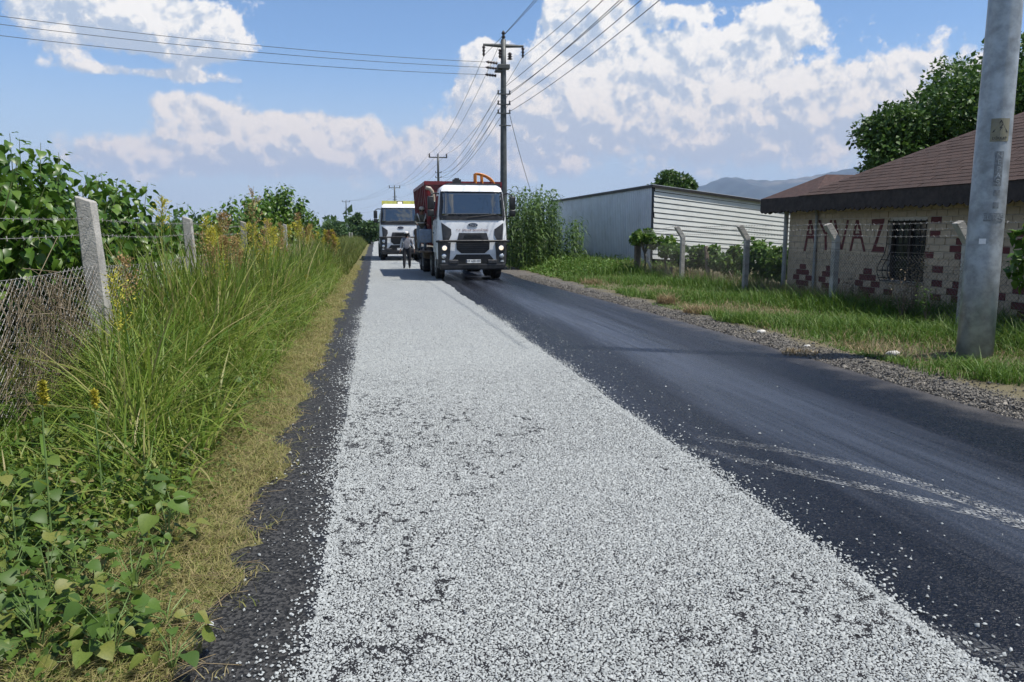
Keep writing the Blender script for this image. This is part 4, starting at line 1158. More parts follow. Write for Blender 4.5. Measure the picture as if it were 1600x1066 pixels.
def make_truck(loc, rz, label, red):
    t = empty('dump_truck' if red else 'tank_truck', loc, rz, label, 'truck')
    # cab shell
    bm = bmesh.new(); rings = []
    zs = [.62, .8, 1.0, 1.3, 1.6, 1.9, 2.2, 2.5, 2.8, 3.05, 3.15, 3.22, 3.30, 3.36, 3.40]
    us = np.linspace(-1, 1, 19)
    for z in zs:
        hw = half_w(z); ring = [bm.verts.new((u * hw, front_y(u * hw, z), z)) for u in us]
        back = 2.0
        ring += [bm.verts.new((hw, back * f + front_y(hw, z) * (1 - f), z)) for f in (.33, .66)] + [bm.verts.new((hw - .05, back, z)), bm.verts.new((-hw + .05, back, z))] + [bm.verts.new((-hw, back * f + front_y(hw, z) * (1 - f), z)) for f in (.66, .33)]
        rings.append(ring)
    n_ = len(rings[0])
    for i_ in range(len(rings) - 1):
        for j in range(n_): bm.faces.new((rings[i_][j], rings[i_][(j + 1) % n_], rings[i_ + 1][(j + 1) % n_], rings[i_ + 1][j]))
    bm.faces.new(rings[0][::-1]); bm.faces.new(rings[-1]); bmesh.ops.recalc_face_normals(bm, faces=bm.faces[:])
    cab = bm_obj('cab', bm, M['white_paint'], t, True)
    # glass and surround
    front_plate('windscreen_surround', [(-1.17, 2.15), (1.17, 2.15), (1.19, 2.3), (1.11, 3.2), (-1.11, 3.2), (-1.19, 2.3)], M['black_plastic'], t, .022, .05, 9)
    front_plate('windscreen', [(-1.09, 2.31), (1.09, 2.31), (1.04, 3.14), (-1.04, 3.14)], M['glass'], t, .036, .02, 9, True)
    front_plate('sun_visor', [(-1.1, 3.16), (1.1, 3.16), (1.06, 3.29), (-1.06, 3.29)], M['white_paint'], t, .07, .07)
    for s in (-1, 1):
        bm = bmesh.new(); tube(bm, [(s * .15 - .35, front_y(.2, 2.25) - .05, 2.24), (s * .45, front_y(.4, 2.33) - .045, 2.31), (s * .55 + .3, front_y(.8, 2.4) - .04, 2.36)], .014, 5); bm_obj('wiper', bm, M['black_plastic'], t)
    # grilles and trim
    front_plate('grille', [(-.56, 1.45), (.56, 1.45), (.50, 1.70), (-.50, 1.70)], M['dark_grey'], t, .02)
    for k in range(3):
        z = 1.50 + .065 * k; bm = bmesh.new(); box(bm, (0, -.035, z), (.72 - .06 * k, .03, .022)); bm_obj('grille_slat', bm, M['black_plastic'], t)
    lg = front_plate('grille', [(-.59, 1.12), (-.42, .98), (.42, .98), (.59, 1.12), (.60, 1.38), (-.60, 1.38)], M['black_plastic'], t, .02)
    for k in range(5):
        z = 1.03 + .075 * k; hw = .40 + (.16 if k > 1 else .07 * k); bm = bmesh.new(); box(bm, (0, front_y(0, z) - .03, z), (hw * 2, .02, .018)); bm_obj('grille_slat', bm, M['dark_grey'], lg)
    defl = [(-1.12, 2.06), (-.78, 1.83), (-.77, 1.64), (-.86, 1.45), (-1.08, 1.45)]
    for p in (defl, mirror_pts(defl)): front_plate('air_deflector', p, M['dark_grey'], t, .022)
    hs = [(-1.245, 1.38), (-.80, 1.36), (-.86, .60), (-1.23, .60)]
    for p in (hs, mirror_pts(hs)): front_plate('lamp_housing', p, M['dark_grey'], t, .03, .06)
    for s in (-1, 1):
        lamp('headlight', s * 1.02, 1.17, .085, t, 'headlight_on' if red else 'lamp_lens', .035)
        lamp('headlight', s * 1.04, .88, .075, t, 'lamp_lens', .035)
        bm = bmesh.new(); box(bm, (s * 1.06, front_y(1.06, .7) - .035, .70), (.12, .03, .07)); bm_obj('indicator', bm, M['lamp_lens'], t)
    bum = [(-.90, .56), (.90, .56), (.72, .78), (.60, .94), (-.60, .94), (-.72, .78)]
    front_plate('bumper', bum, M['black_plastic'], t, .03, .1)
    bm = bmesh.new(); box(bm, (0, .09, .50), (2.36, .22, .22)); bevel(bm, .05, 2); bm_obj('skid_bar', bm, M['black_plastic'], t)
    for s in (-1, 1):
        bm = bmesh.new(); box(bm, (s * .7, .005, .68), (.34, .09, .14)); bevel(bm, .02, 1); bm_obj('step', bm, M['dark_grey'], t)
    bm = bmesh.new(); box(bm, (0, -.07, .70), (.53, .012, .125)); pl_ = bm_obj('number_plate', bm, M['plate_white'], t)
    tm = text_mesh('09 AEB 090' if red else '09 AEB 112', .105, .001, spacing=.95)
    o = mesh_obj('plate_lettering', tm, M['letter_black'], pl_); o.location = (.02, -.0775, .70); o.rotation_euler = (R(90), 0, 0)
    bm = bmesh.new(); box(bm, (-.245, -.0775, .70), (.035, .004, .12)); bm_obj('plate_band', bm, M['emblem_blue'], pl_)
    # oval emblem
    def oval(a, b_, d):
        bm = bmesh.new(); prism(bm, [Vector((a * math.cos(k * math.pi / 14), 0, b_ * math.sin(k * math.pi / 14))) for k in range(28)], Vector((0, -d, 0))); return bm
    em = bm_obj('emblem', oval(.185, .078, .025), M['chrome'], t); em.location = (0, front_y(0, 1.98) - .004, 1.98)
    bm_obj('emblem_face', oval(.165, .064, .03), M['emblem_blue'], em)
    o = mesh_obj('emblem_lettering', text_mesh('Ford', .11, .001, shear=.3), M['chrome'], em); o.location = (0, -.033, 0); o.rotation_euler = (R(90), 0, 0)
    if red:
        o = mesh_obj('cab_lettering', text_mesh('T.C. EFELER BELEDİYESİ', .105, .001, spacing=1.05), M['letter_red'], t); o.location = (-.02, front_y(0, 1.80) - .014, 1.795); o.rotation_euler = (R(88), 0, 0)
    # guard bar across the front
    bm = bmesh.new(); tube(bm, [(-1.30, .02, 1.40), (-1.22, -.08, 1.41), (0, -.115, 1.415), (1.22, -.08, 1.41), (1.30, .02, 1.40)], .042, 6); bm_obj('guard_bar', bm, M['black_plastic'], t)
    # doors, mirrors
    for s in (-1, 1):
        d = empty('door', (0, 0, 0)); d.parent = t
        bm = bmesh.new(); x = s * 1.252
        prism(bm, [Vector((x, .42, 1.0)), Vector((x, 1.62, 1.0)), Vector((x, 1.62, 2.15)), Vector((x, .42, 2.15))], Vector((s * .012, 0, 0))); bm_obj('panel', bm, M['white_paint'], d)
        bm = bmesh.new()
        prism(bm, [Vector((s * 1.232, .45, 2.2)), Vector((s * 1.232, 1.58, 2.2)), Vector((s * 1.152, 1.50, 3.02)), Vector((s * 1.152, .58, 3.02))], Vector((s * .014, 0, 0))); bm_obj('side_window', bm, M['glass'], d)
        bm = bmesh.new(); box(bm, (s * 1.275, 1.45, 1.7), (.03, .2, .05)); bm_obj('handle', bm, M['black_plastic'], d)
        m_ = empty('mirror', (0, 0, 0)); m_.parent = t
        bm = bmesh.new(); tube(bm, [(s * 1.10, .5, 3.08), (s * 1.32, .30, 3.10), (s * 1.44, .22, 3.04), (s * 1.47, .22, 2.9)], .026, 6); tube(bm, [(s * 1.2, .5, 2.3), (s * 1.4, .3, 2.28), (s * 1.47, .22, 2.4)], .02, 6); bm_obj('arm', bm, M['black_plastic'], m_)
        for (zc_, h_) in ((2.76, .46), (2.40, .24)):
            bm = bmesh.new(); box(bm, (s * 1.47, .2, zc_), (.22, .14, h_)); bevel(bm, .04, 2); bm_obj('housing', bm, M['black_plastic'], m_, True)
        # wheel arch and steps
        bm = bmesh.new()
        arc = [Vector((s * 1.0, 1.42 + .66 * math.cos(a), .53 + .66 * math.sin(a))) for a in np.linspace(0, math.pi, 11)] + [Vector((s * 1.0, 1.42 + .58 * math.cos(a), .53 + .58 * math.sin(a))) for a in np.linspace(math.pi, 0, 11)]
        prism(bm, arc, Vector((s * .25, 0, 0))); bm_obj('mudguard', bm, M['black_plastic'], t)
        bm = bmesh.new(); box(bm, (s * 1.12, .48, .62), (.22, .5, .36)); bevel(bm, .03, 1); bm_obj('cab_step', bm, M['dark_grey'], t)
    # chassis, wheels
    bm = bmesh.new()
    for s in (-1, 1): box(bm, (s * .42, 4.9, .98), (.1, 8.2, .28))
    box(bm, (0, 1.4, .72), (1.7, .18, .2)); box(bm, (0, 3.2, .72), (1.7, .18, .2)); box(bm, (0, 7.0, .62), (1.6, .3, .3)); box(bm, (0, 1.3, .95), (.8, 1.2, .5))
    bm_obj('chassis', bm, M['dark_grey'], t)
    for y in (1.42, 3.2):
        for s in (-1, 1): wheel(s * 1.06, y, t)
    for y in (6.45, 7.8):
        for s in (-1, 1): wheel(s * .98, y, t, True)
    if red:
        # tipper body
        bm = bmesh.new(); y0, y1 = 2.45, 8.25; zb_, zt_ = 1.22, 3.60; wb_, wt_ = 1.24, 1.44
        outer = [(-wb_, zb_), (wb_, zb_), (wt_, zt_), (-wt_, zt_)]; inner = [(-wb_ + .06, zb_ + .06), (wb_ - .06, zb_ + .06), (wt_ - .06, zt_), (-wt_ + .06, zt_)]
        for (sx) in (-1, 1):
            prism(bm, [Vector((sx * wb_, y0, zb_)), Vector((sx * wb_, y1, zb_)), Vector((sx * wt_, y1, zt_)), Vector((sx * wt_, y0, zt_))], Vector((-sx * .05, 0, 0)))
        prism(bm, [Vector((-wb_, y0, zb_)), Vector((wb_, y0, zb_)), Vector((wt_, y0, zt_ - .03)), Vector((-wt_, y0, zt_ - .03))], Vector((0, .06, 0)))
        prism(bm, [Vector((-wb_, y1, zb_)), Vector((wb_, y1, zb_)), Vector((wt_, y1, zt_ - .2)), Vector((-wt_, y1, zt_ - .2))], Vector((0, -.06, 0)))
        box(bm, (0, (y0 + y1) / 2, zb_ + .02), (2 * wb_ - .1, y1 - y0 - .1, .08))
        body = bm_obj('tipper_body', bm, M['red_steel'], t)
        for s in (-1, 1):
            bm = bmesh.new(); box(bm, (s * (wt_ + .01), (y0 + y1) / 2, zt_ - .03), (.12, y1 - y0 + .04, .12)); bm_obj('top_rail', bm, M['red_steel'], body)
            for k in range(8):
                y = y0 + .1 + (y1 - y0 - .2) * k / 7
                bm = bmesh.new(); prism(bm, [Vector((s * wb_, y - .06, zb_)), Vector((s * (wb_ + .09), y - .06, zb_)), Vector((s * (wt_ + .07), y - .06, zt_ - .09)), Vector((s * wt_, y - .06, zt_ - .09))], Vector((0, .12, 0))); bm_obj('side_rib', bm, M['red_steel'], body)
        bm = bmesh.new(); box(bm, (0, y0 + .02, zt_ - .02), (2 * wt_ + .1, .14, .14)); bm_obj('front_rail', bm, M['red_steel'], body)
        bm = bmesh.new(); box(bm, (.25, 1.95, 3.50), (2.0, .9, .06)); box(bm, (.25, 1.5, 3.46), (2.0, .06, .12)); bm_obj('cab_guard', bm, M['dark_grey'], body)
        bm = bmesh.new(); box(bm, (-.35, 1.7, 3.60), (.30, .25, .14)); box(bm, (-.35, 1.7, 3.68), (.16, .2, .08)); bm_obj('roof_box', bm, M['black_plastic'], t)
        # side load material, orange curved frame
        bm = bmesh.new(); box(bm, (0, 5.35, 3.2), (2.6, 5.6, .2)); bm_obj('load', bm, M['gravel'], t)
        fr = empty('roof_frame', (0, 0, 0)); fr.parent = t
        for dy in (0, .35):
            bm = bmesh.new(); A = [Vector((.45 + .75 * math.sin(a) * 1.0, 2.2 + dy, 3.42 + .52 * math.cos(a))) for a in np.linspace(0, 1.45, 8)]
            tube(bm, A, .035, 6); bm_obj('curved_tube', bm, M['orange'], fr)
            bm = bmesh.new(); tube(bm, [(.45, 2.2 + dy, 3.42), (.45, 2.2 + dy, 3.94)], .04, 6); bm_obj('upright', bm, M['orange'], fr)
            bm = bmesh.new(); tube(bm, [(.72, 2.2 + dy, 3.42), (.70, 2.2 + dy, 3.90)], .03, 6); bm_obj('upright', bm, M['orange'], fr)
        for a in (0, .5, 1.0):
            bm = bmesh.new(); c_ = Vector((.45 + .75 * math.sin(a), 2.2, 3.42 + .52 * math.cos(a))); tube(bm, [c_, c_ + Vector((0, .35, 0))], .025, 6); bm_obj('rung', bm, M['orange'], fr)
        bm = bmesh.new(); tube(bm, [(-1.18, 2.22, 1.3), (-1.18, 2.22, 3.05), (-1.22, 2.2, 3.25), (-1.32, 2.1, 3.36), (-1.46, 2.05, 3.38)], .07, 10); bm_obj('exhaust_pipe', bm, M['beige_pipe'], t, True)
        bm = bmesh.new(); tube(bm, [(-1.16, 2.22, 2.0), (-1.16, 2.22, 2.9)], .11, 10); bm_obj('air_intake', bm, M['black_plastic'], t, True)
        # side platform, tank, hoses where the worker rides
        bm = bmesh.new(); box(bm, (-1.50, 3.5, .98), (.50, 2.4, .06)); bm_obj('side_platform', bm, M['rust_steel'], t)
        for y in (3.4, 4.1, 4.65):
            bm = bmesh.new(); tube(bm, [(-1.72, y, 1.0), (-1.72, y, 1.85)], .02, 6); bm_obj('rail_post', bm, M['rust_steel'], t)
        bm = bmesh.new(); tube(bm, [(-1.72, 3.4, 1.85), (-1.72, 4.65, 1.85)], .02, 6); bm_obj('hand_rail', bm, M['rust_steel'], t)
        bm = bmesh.new(); box(bm, (-1.47, 2.48, 1.58), (.46, .32, .52)); bevel(bm, .05, 2); bm_obj('tool_locker', bm, M['steel_blue'], t)
        bm = bmesh.new(); box(bm, (-1.20, 4.6, .86), (.4, 1.2, .42)); bevel(bm, .1, 3); bm_obj('fuel_tank', bm, M['rust_steel'], t)
        for k in range(3):
            bm = bmesh.new(); tube(bm, [(-1.5 - .03 * k, 4.3 + .5 * k, 1.05), (-1.56, 4.4 + .5 * k, .8), (-1.5, 4.7 + .5 * k, .62), (-1.45, 5.0 + .5 * k, .85)], .028, 6); bm_obj('hose', bm, M['black_plastic'], t, True)
    else:
        bm = bmesh.new(); pts = [Vector((1.2 * np.sign(math.cos(a)) * abs(math.cos(a)) ** .6, 2.5, 2.35 + 1.12 * np.sign(math.sin(a)) * abs(math.sin(a)) ** .6)) for a in np.linspace(0, 2 * math.pi, 29)[:-1]]
        prism(bm, pts, Vector((0, 6.0, 0))); bm_obj('tank', bm, M['lime_yellow'], t, False)
        bm = bmesh.new(); box(bm, (0, 2.3, 3.50), (2.1, .08, .30)); box(bm, (0, 5.0, 3.52), (1.0, 5.2, .06)); bm_obj('tank_guard', bm, M['lime_yellow'], t)
        bc = empty('beacon', (0, 0, 0)); bc.parent = t
        bm = bmesh.new(); box(bm, (.02, .95, 3.46), (.38, .2, .24)); bm_obj('housing', bm, M['black_plastic'], bc)
        bm = bmesh.new(); box(bm, (.02, .835, 3.475), (.26, .02, .13)); bm_obj('lens', bm, M['beacon_on'], bc)
        bm = bmesh.new(); box(bm, (0, 5.5, 1.15), (2.3, 6.0, .16)); bm_obj('subframe', bm, M['dark_grey'], t)
        for s in (-1, 1):
            bm = bmesh.new(); box(bm, (s * 1.15, 4.8, .8), (.3, 1.6, .5)); bevel(bm, .08, 2); bm_obj('fuel_tank', bm, M['dark_grey'], t)
    return t
f1 = G(738, 441)
truck1 = make_truck((3.42, 27.0, 0), R(1.2), 'white cab truck with tall dark red tipper body on black bitumen', True)
truck2 = make_truck((1.5, 46.4, 0), R(0.3), 'white cab truck with yellow tank and roof beacon on the pale chip lane', False)

# ------------------------------------------------------------------ people
def build_person(name, J, E, loc, rz, label):
    """J joint -> (x,y,z,r); E list of (a,b,material). One continuous skinned body."""
    keys = list(J); idx = {k: i for i, k in enumerate(keys)}
    me = bpy.data.meshes.new(name); me.from_pydata([J[k][:3] for k in keys], [(idx[a], idx[b_]) for a, b_, _ in E], [])
    tmp = bpy.data.objects.new('tmp', me); COL.objects.link(tmp)
    sk = tmp.modifiers.new('s', 'SKIN'); ss = tmp.modifiers.new('u', 'SUBSURF'); ss.levels = 2; ss.render_levels = 2
    if not me.skin_vertices: me.skin_vertices.new()
    for k in keys:
        sv = me.skin_vertices[0].data[idx[k]]; r_ = J[k][3]; sv.radius = r_ if isinstance(r_, tuple) else (r_, r_); sv.use_root = (k == 'pelvis')
    dg = bpy.context.evaluated_depsgraph_get(); out = bpy.data.meshes.new_from_object(tmp.evaluated_get(dg)); bpy.data.objects.remove(tmp)
    out.materials.clear(); mats_ = []
    for _, _, m_ in E:
        if m_ not in mats_: mats_.append(m_)
    for m_ in mats_: out.materials.append(M[m_])
    segs = [(Vector(J[a][:3]), Vector(J[b_][:3]), mats_.index(m_)) for a, b_, m_ in E]
    for p in out.polygons:
        c = p.center; best = (9, 0)
        for a, b_, mi in segs:
            d = b_ - a; t_ = max(0, min(1, (c - a).dot(d) / max(d.length_squared, 1e-9))); q = (c - a - d * t_).length
            if q < best[0]: best = (q, mi)
        p.material_index = best[1]; p.use_smooth = True
    o = bpy.data.objects.new(name, out); COL.objects.link(o); o.location = loc; o.rotation_euler = (0, 0, rz)
    return tag(o, label, 'person')
def hand(J, E, wrist, base, d, side, mt='skin'):
    """palm and five fingers from a wrist joint; d = pointing direction, side = thumb direction"""
    d = Vector(d).normalized(); side = Vector(side).normalized(); w = Vector(J[wrist][:3]); pm = w + d * .075
    J[base] = (*pm, (.036, .02)); E.append((wrist, base, mt)); up = d.cross(side)
    for k, (off_, ln) in enumerate(((.028, .070), (.010, .080), (-.010, .074), (-.027, .058))):
        a = pm + side * off_ + d * .03; b_ = a + d * ln * .55 + up * .012; c = b_ + d * ln * .4 + up * .025
        for nm, q, r_ in ((f'{base}f{k}a', a, .0105), (f'{base}f{k}b', b_, .0095), (f'{base}f{k}c', c, .008)): J[nm] = (*q, r_)
        E += [(base, f'{base}f{k}a', mt), (f'{base}f{k}a', f'{base}f{k}b', mt), (f'{base}f{k}b', f'{base}f{k}c', mt)]
    a = w + d * .035 + side * .035; b_ = a + d * .035 + side * .025
    J[base + 'ta'] = (*a, .012); J[base + 'tb'] = (*b_, .009); E += [(wrist, base + 'ta', mt), (base + 'ta', base + 'tb', mt)]
def head_parts(o, c, fwd, mt_hat, brim=True, beard=False):
    c, fwd = Vector(c), Vector(fwd).normalized(); sd_ = Vector((-fwd.y, fwd.x, 0))
    for s in (-1, 1):
        bm = bmesh.new(); bmesh.ops.create_icosphere(bm, subdivisions=1, radius=.013); e_ = bm_obj('eye', bm, M['white_cloth'], o, True); e_.location = c + fwd * .088 + sd_ * s * .032 + Vector((0, 0, .012))
        bm = bmesh.new(); bmesh.ops.create_icosphere(bm, subdivisions=2, radius=.03); 
        for v in bm.verts: v.co.x *= .4
        e_ = bm_obj('ear', bm, M['skin'], o, True); e_.location = c + sd_ * s * .088
    bm = bmesh.new(); tube(bm, [c + fwd * .08 + Vector((0, 0, .015)), c + fwd * .115 + Vector((0, 0, -.025)), c + fwd * .09 + Vector((0, 0, -.035))], [.008, .016, .012], 6); bm_obj('nose', bm, M['skin'], o, True)
    bm = bmesh.new(); tube(bm, [c + fwd * .088 - sd_ * .024 + Vector((0, 0, -.062)), c + fwd * .098 + Vector((0, 0, -.060)), c + fwd * .088 + sd_ * .024 + Vector((0, 0, -.062))], .006, 5); bm_obj('mouth', bm, M['letter_red'], o, True)
    bm = bmesh.new(); lathe(bm, [(.106, .02), (.11, .05), (.10, .095), (.065, .125), (.01, .135)], 16)
    if brim: 
        bb = [Vector((0, 0, .03)) + fwd * (.09 + .09 * math.cos(a)) + sd_ * .085 * math.sin(a) for a in np.linspace(-1.57, 1.57, 9)]
        prism(bm, bb, Vector((0, 0, .012)))
    h_ = bm_obj('hat', bm, M[mt_hat], o, True); h_.location = c
    bm = bmesh.new(); lathe(bm, [(.075, -.06), (.098, -.03), (.104, .04)], 14); q = bm_obj('hair', bm, M['hair'], o, True); q.location = c - fwd * .014
    if beard:
        bm = bmesh.new(); bmesh.ops.create_icosphere(bm, subdivisions=2, radius=.062)
        for v in bm.verts: v.co.z *= .8
        q = bm_obj('beard', bm, M['hair'], o, True); q.location = c + fwd * .042 + Vector((0, 0, -.085))
def person_walk():
    J, E = {}, []
    J.update(pelvis=(0, 0, .93, (.17, .13)), belly=(0, -.01, 1.10, (.175, .14)), chest=(0, .0, 1.30, (.195, .14)), neckb=(0, .0, 1.45, (.085, .07)), neck=(0, -.01, 1.52, .055),
             head=(0, -.02, 1.61, (.082, .095)), crown=(0, -.015, 1.70, (.07, .082)))
    E += [('pelvis', 'belly', 'grey_shirt'), ('belly', 'chest', 'grey_shirt'), ('chest', 'neckb', 'grey_shirt'), ('neckb', 'neck', 'skin'), ('neck', 'head', 'skin'), ('head', 'crown', 'skin')]
    for s, n_, fy in ((-1, 'l', -.10), (1, 'r', .06)):
        J.update({n_ + 'hip': (s * .10, 0, .88, .125), n_ + 'knee': (s * .12, fy * .6 - .02, .48, .088), n_ + 'ank': (s * .125, fy, .10, .066), n_ + 'heel': (s * .12, fy + .03, .045, .042), n_ + 'toe': (s * .135, fy - .17, .035, .038)})
        E += [('pelvis', n_ + 'hip', 'trousers'), (n_ + 'hip', n_ + 'knee', 'trousers'), (n_ + 'knee', n_ + 'ank', 'trousers'), (n_ + 'ank', n_ + 'heel', 'shoe'), (n_ + 'heel', n_ + 'toe', 'shoe')]
        out = .13 if s > 0 else .06
        J.update({n_ + 'sh': (s * .185, 0, 1.40, .066), n_ + 'el': (s * (.225 + out * .5), .03, 1.13, .058), n_ + 'wr': (s * (.235 + out), -.05, .90, .033)})
        E += [('chest', n_ + 'sh', 'grey_shirt'), (n_ + 'sh', n_ + 'el', 'white_cloth' if s < 0 else 'grey_shirt'), (n_ + 'el', n_ + 'wr', 'white_cloth')]
        hand(J, E, n_ + 'wr', n_ + 'hand', (s * .1, -.15, -1), (-s * .2, -1, 0.1))
    p = G(636, 419.5)
    o = build_person('person', J, E, (p.x, p.y, .006), R(-4), 'person in grey shirt, white cap and dark trousers walking between the trucks')
    head_parts(o, (0, -.02, 1.63), (0, -1, 0), 'white_cloth', True, True)
    return o
person_walk()
def person_ride():
    J, E = {}, []
    # standing on the side platform, bent over the rail, looking forward along the truck
    J.update(pelvis=(0, .05, .92, (.15, .115)), belly=(-.02, -.05, 1.08, (.155, .12)), chest=(-.03, -.17, 1.27, (.18, .13)), neckb=(-.03, -.25, 1.40, (.08, .07)), neck=(-.03, -.29, 1.46, .055),
             head=(-.03, -.34, 1.54, (.082, .095)), crown=(-.03, -.345, 1.63, (.07, .082)))
    E += [('pelvis', 'belly', 'olive_cloth'), ('belly', 'chest', 'olive_cloth'), ('chest', 'neckb', 'olive_cloth'), ('neckb', 'neck', 'skin'), ('neck', 'head', 'skin'), ('head', 'crown', 'skin')]
    for s, n_ in ((-1, 'l'), (1, 'r')):
        J.update({n_ + 'hip': (s * .10, .05, .88, .12), n_ + 'knee': (s * .12, -.04, .48, .085), n_ + 'ank': (s * .12, .04, .10, .06), n_ + 'heel': (s * .12, .08, .045, .042), n_ + 'toe': (s * .13, -.12, .035, .038)})
        E += [('pelvis', n_ + 'hip', 'steel_blue'), (n_ + 'hip', n_ + 'knee', 'steel_blue'), (n_ + 'knee', n_ + 'ank', 'steel_blue'), (n_ + 'ank', n_ + 'heel', 'shoe'), (n_ + 'heel', n_ + 'toe', 'shoe')]
        J.update({n_ + 'sh': (s * .19 - .03, -.2, 1.35, .066), n_ + 'el': (s * .27 - .03, -.34, 1.12, .052), n_ + 'wr': (s * .20 - .03, -.55, 1.0, .034)})
        E += [('chest', n_ + 'sh', 'olive_cloth'), (n_ + 'sh', n_ + 'el', 'olive_cloth'), (n_ + 'el', n_ + 'wr', 'olive_cloth')]
        hand(J, E, n_ + 'wr', n_ + 'hand', (0, -1, -.2), (-s, 0, .3))
    mw = Matrix.Translation((3.42, 27.0, 0)) @ Matrix.Rotation(R(1.2), 4, 'Z')
    p = mw @ Vector((-1.56, 3.1, 1.01))
    o = build_person('person', J, E, p, R(3), 'person in olive jacket with pale bands and hat riding on the side of the tipper')
    head_parts(o, (-.03, -.345, 1.56), (0, -1, -.1), 'beige_pipe', True)
    for pts in ([(-.2, -.27, 1.43), (-.16, -.36, 1.3), (-.1, -.26, 1.13)], [(.14, -.27, 1.43), (.1, -.36, 1.3), (.06, -.26, 1.13)], [(-.19, -.14, 1.08), (-.02, -.22, 1.07), (.15, -.14, 1.08)]):
        bm = bmesh.new(); tube(bm, pts, .022, 6); bm_obj('reflective_band', bm, M['white_cloth'], o, True)
person_ride()

# ------------------------------------------------------------------ foliage builders
def blades(name, x, y, z, h, w, mt, lean=.45, droop=.25, rnd=None, segs=3):
    N_ = len(x); a = RNG.uniform(0, 2 * math.pi, N_); d = np.stack([np.cos(a), np.sin(a), 0 * a], -1)
    fa = a + RNG.normal(math.pi / 2, .5, N_); sdv = np.stack([np.cos(fa), np.sin(fa), 0 * fa], -1)
    le = np.abs(RNG.normal(lean, lean * .6, N_)) ; dr = np.clip(RNG.normal(droop, droop, N_), 0, .75)
    base = np.stack([x, y, z], -1); Vs = []
    ts = np.linspace(0, 1, segs + 1)
    for t_ in ts[:-1]:
        c = base + d * (le * h * t_ ** 1.8)[:, None]; c[:, 2] += h * (t_ - dr * t_ ** 3)
        hw = (w * (1 - .75 * t_ ** 1.6) / 2)[:, None]
        Vs += [c - sdv * hw, c + sdv * hw]
    c = base + d * (le * h)[:, None]; c[:, 2] += h * (1 - dr); Vs.append(c)
    V = np.stack(Vs, 1); k = V.shape[1]
    F_ = []
    for s in range(segs - 1): F_ += [(2 * s, 2 * s + 1, 2 * s + 3), (2 * s, 2 * s + 3, 2 * s + 2)]
    F_.append((2 * segs - 2, 2 * segs - 1, 2 * segs)); F_ = np.array(F_)
    FF_ = (F_[None] + (np.arange(N_) * k)[:, None, None]).reshape(-1, 3)
    rv = RNG.random(N_) if rnd is None else rnd
    return np_mesh(name, V.reshape(-1, 3), tris=FF_, rnd=np.repeat(rv, k), smooth=False)
def leaf_template(prof=((0, .0), (.10, .26), (.32, .40), (.6, .31), (.84, .13), (1.0, 0)), fold=.34, droop=.34):
    mid, L_, R_ = [], [], []; V, F_ = [], []
    for (t_, w_) in prof: V.append((0, t_, -droop * t_ * t_))
    n_ = len(prof)
    for sgn in (-1, 1):
        for (t_, w_) in prof[1:-1]: V.append((sgn * w_, t_ - .05, -droop * t_ * t_ + fold * w_))
    m_ = n_ - 2
    for s in (0, 1):
        o_ = n_ + s * m_
        tri = [(0, 1, o_)] + [q for k in range(m_ - 1) for q in ((1 + k, 2 + k, o_ + k), (2 + k, o_ + k + 1, o_ + k))] + [(n_ - 2, n_ - 1, o_ + m_ - 1)]
        F_ += [t_ if s else t_[::-1] for t_ in tri]
    return np.array(V), np.array(F_)
LT, LF = leaf_template()
def dir_mats(dirv, size, roll_sd=.35, upw=1.0):
    """leaf frames: y along dirv, z roughly up"""
    dirv = dirv / np.linalg.norm(dirv, axis=1)[:, None]; N_ = len(dirv)
    up = np.array([[0, 0, upw]]) + RNG.normal(0, roll_sd, (N_, 3)); x = np.cross(dirv, up); x /= np.linalg.norm(x, axis=1)[:, None]; z = np.cross(x, dirv)
    return np.stack([x, dirv, z], -1) * size[:, None, None]
def leaf_cluster_mesh(name, pos, dirv, size, T_=None, F_=None, rnd=None, roll=.5):
    T_ = LT if T_ is None else T_; F_ = LF if F_ is None else F_
    V, FF_, rv = scatter(T_, F_, pos, dir_mats(dirv, size, roll), RNG.random(len(pos)) if rnd is None else rnd)
    return np_mesh(name, V, tris=FF_, rnd=rv, smooth=True)
QT = np.array([(-.32, .35, .04), (0, 0, 0), (.32, .35, .04), (0, 1, -.12)]); QF = np.array([(0, 1, 3), (1, 2, 3)])

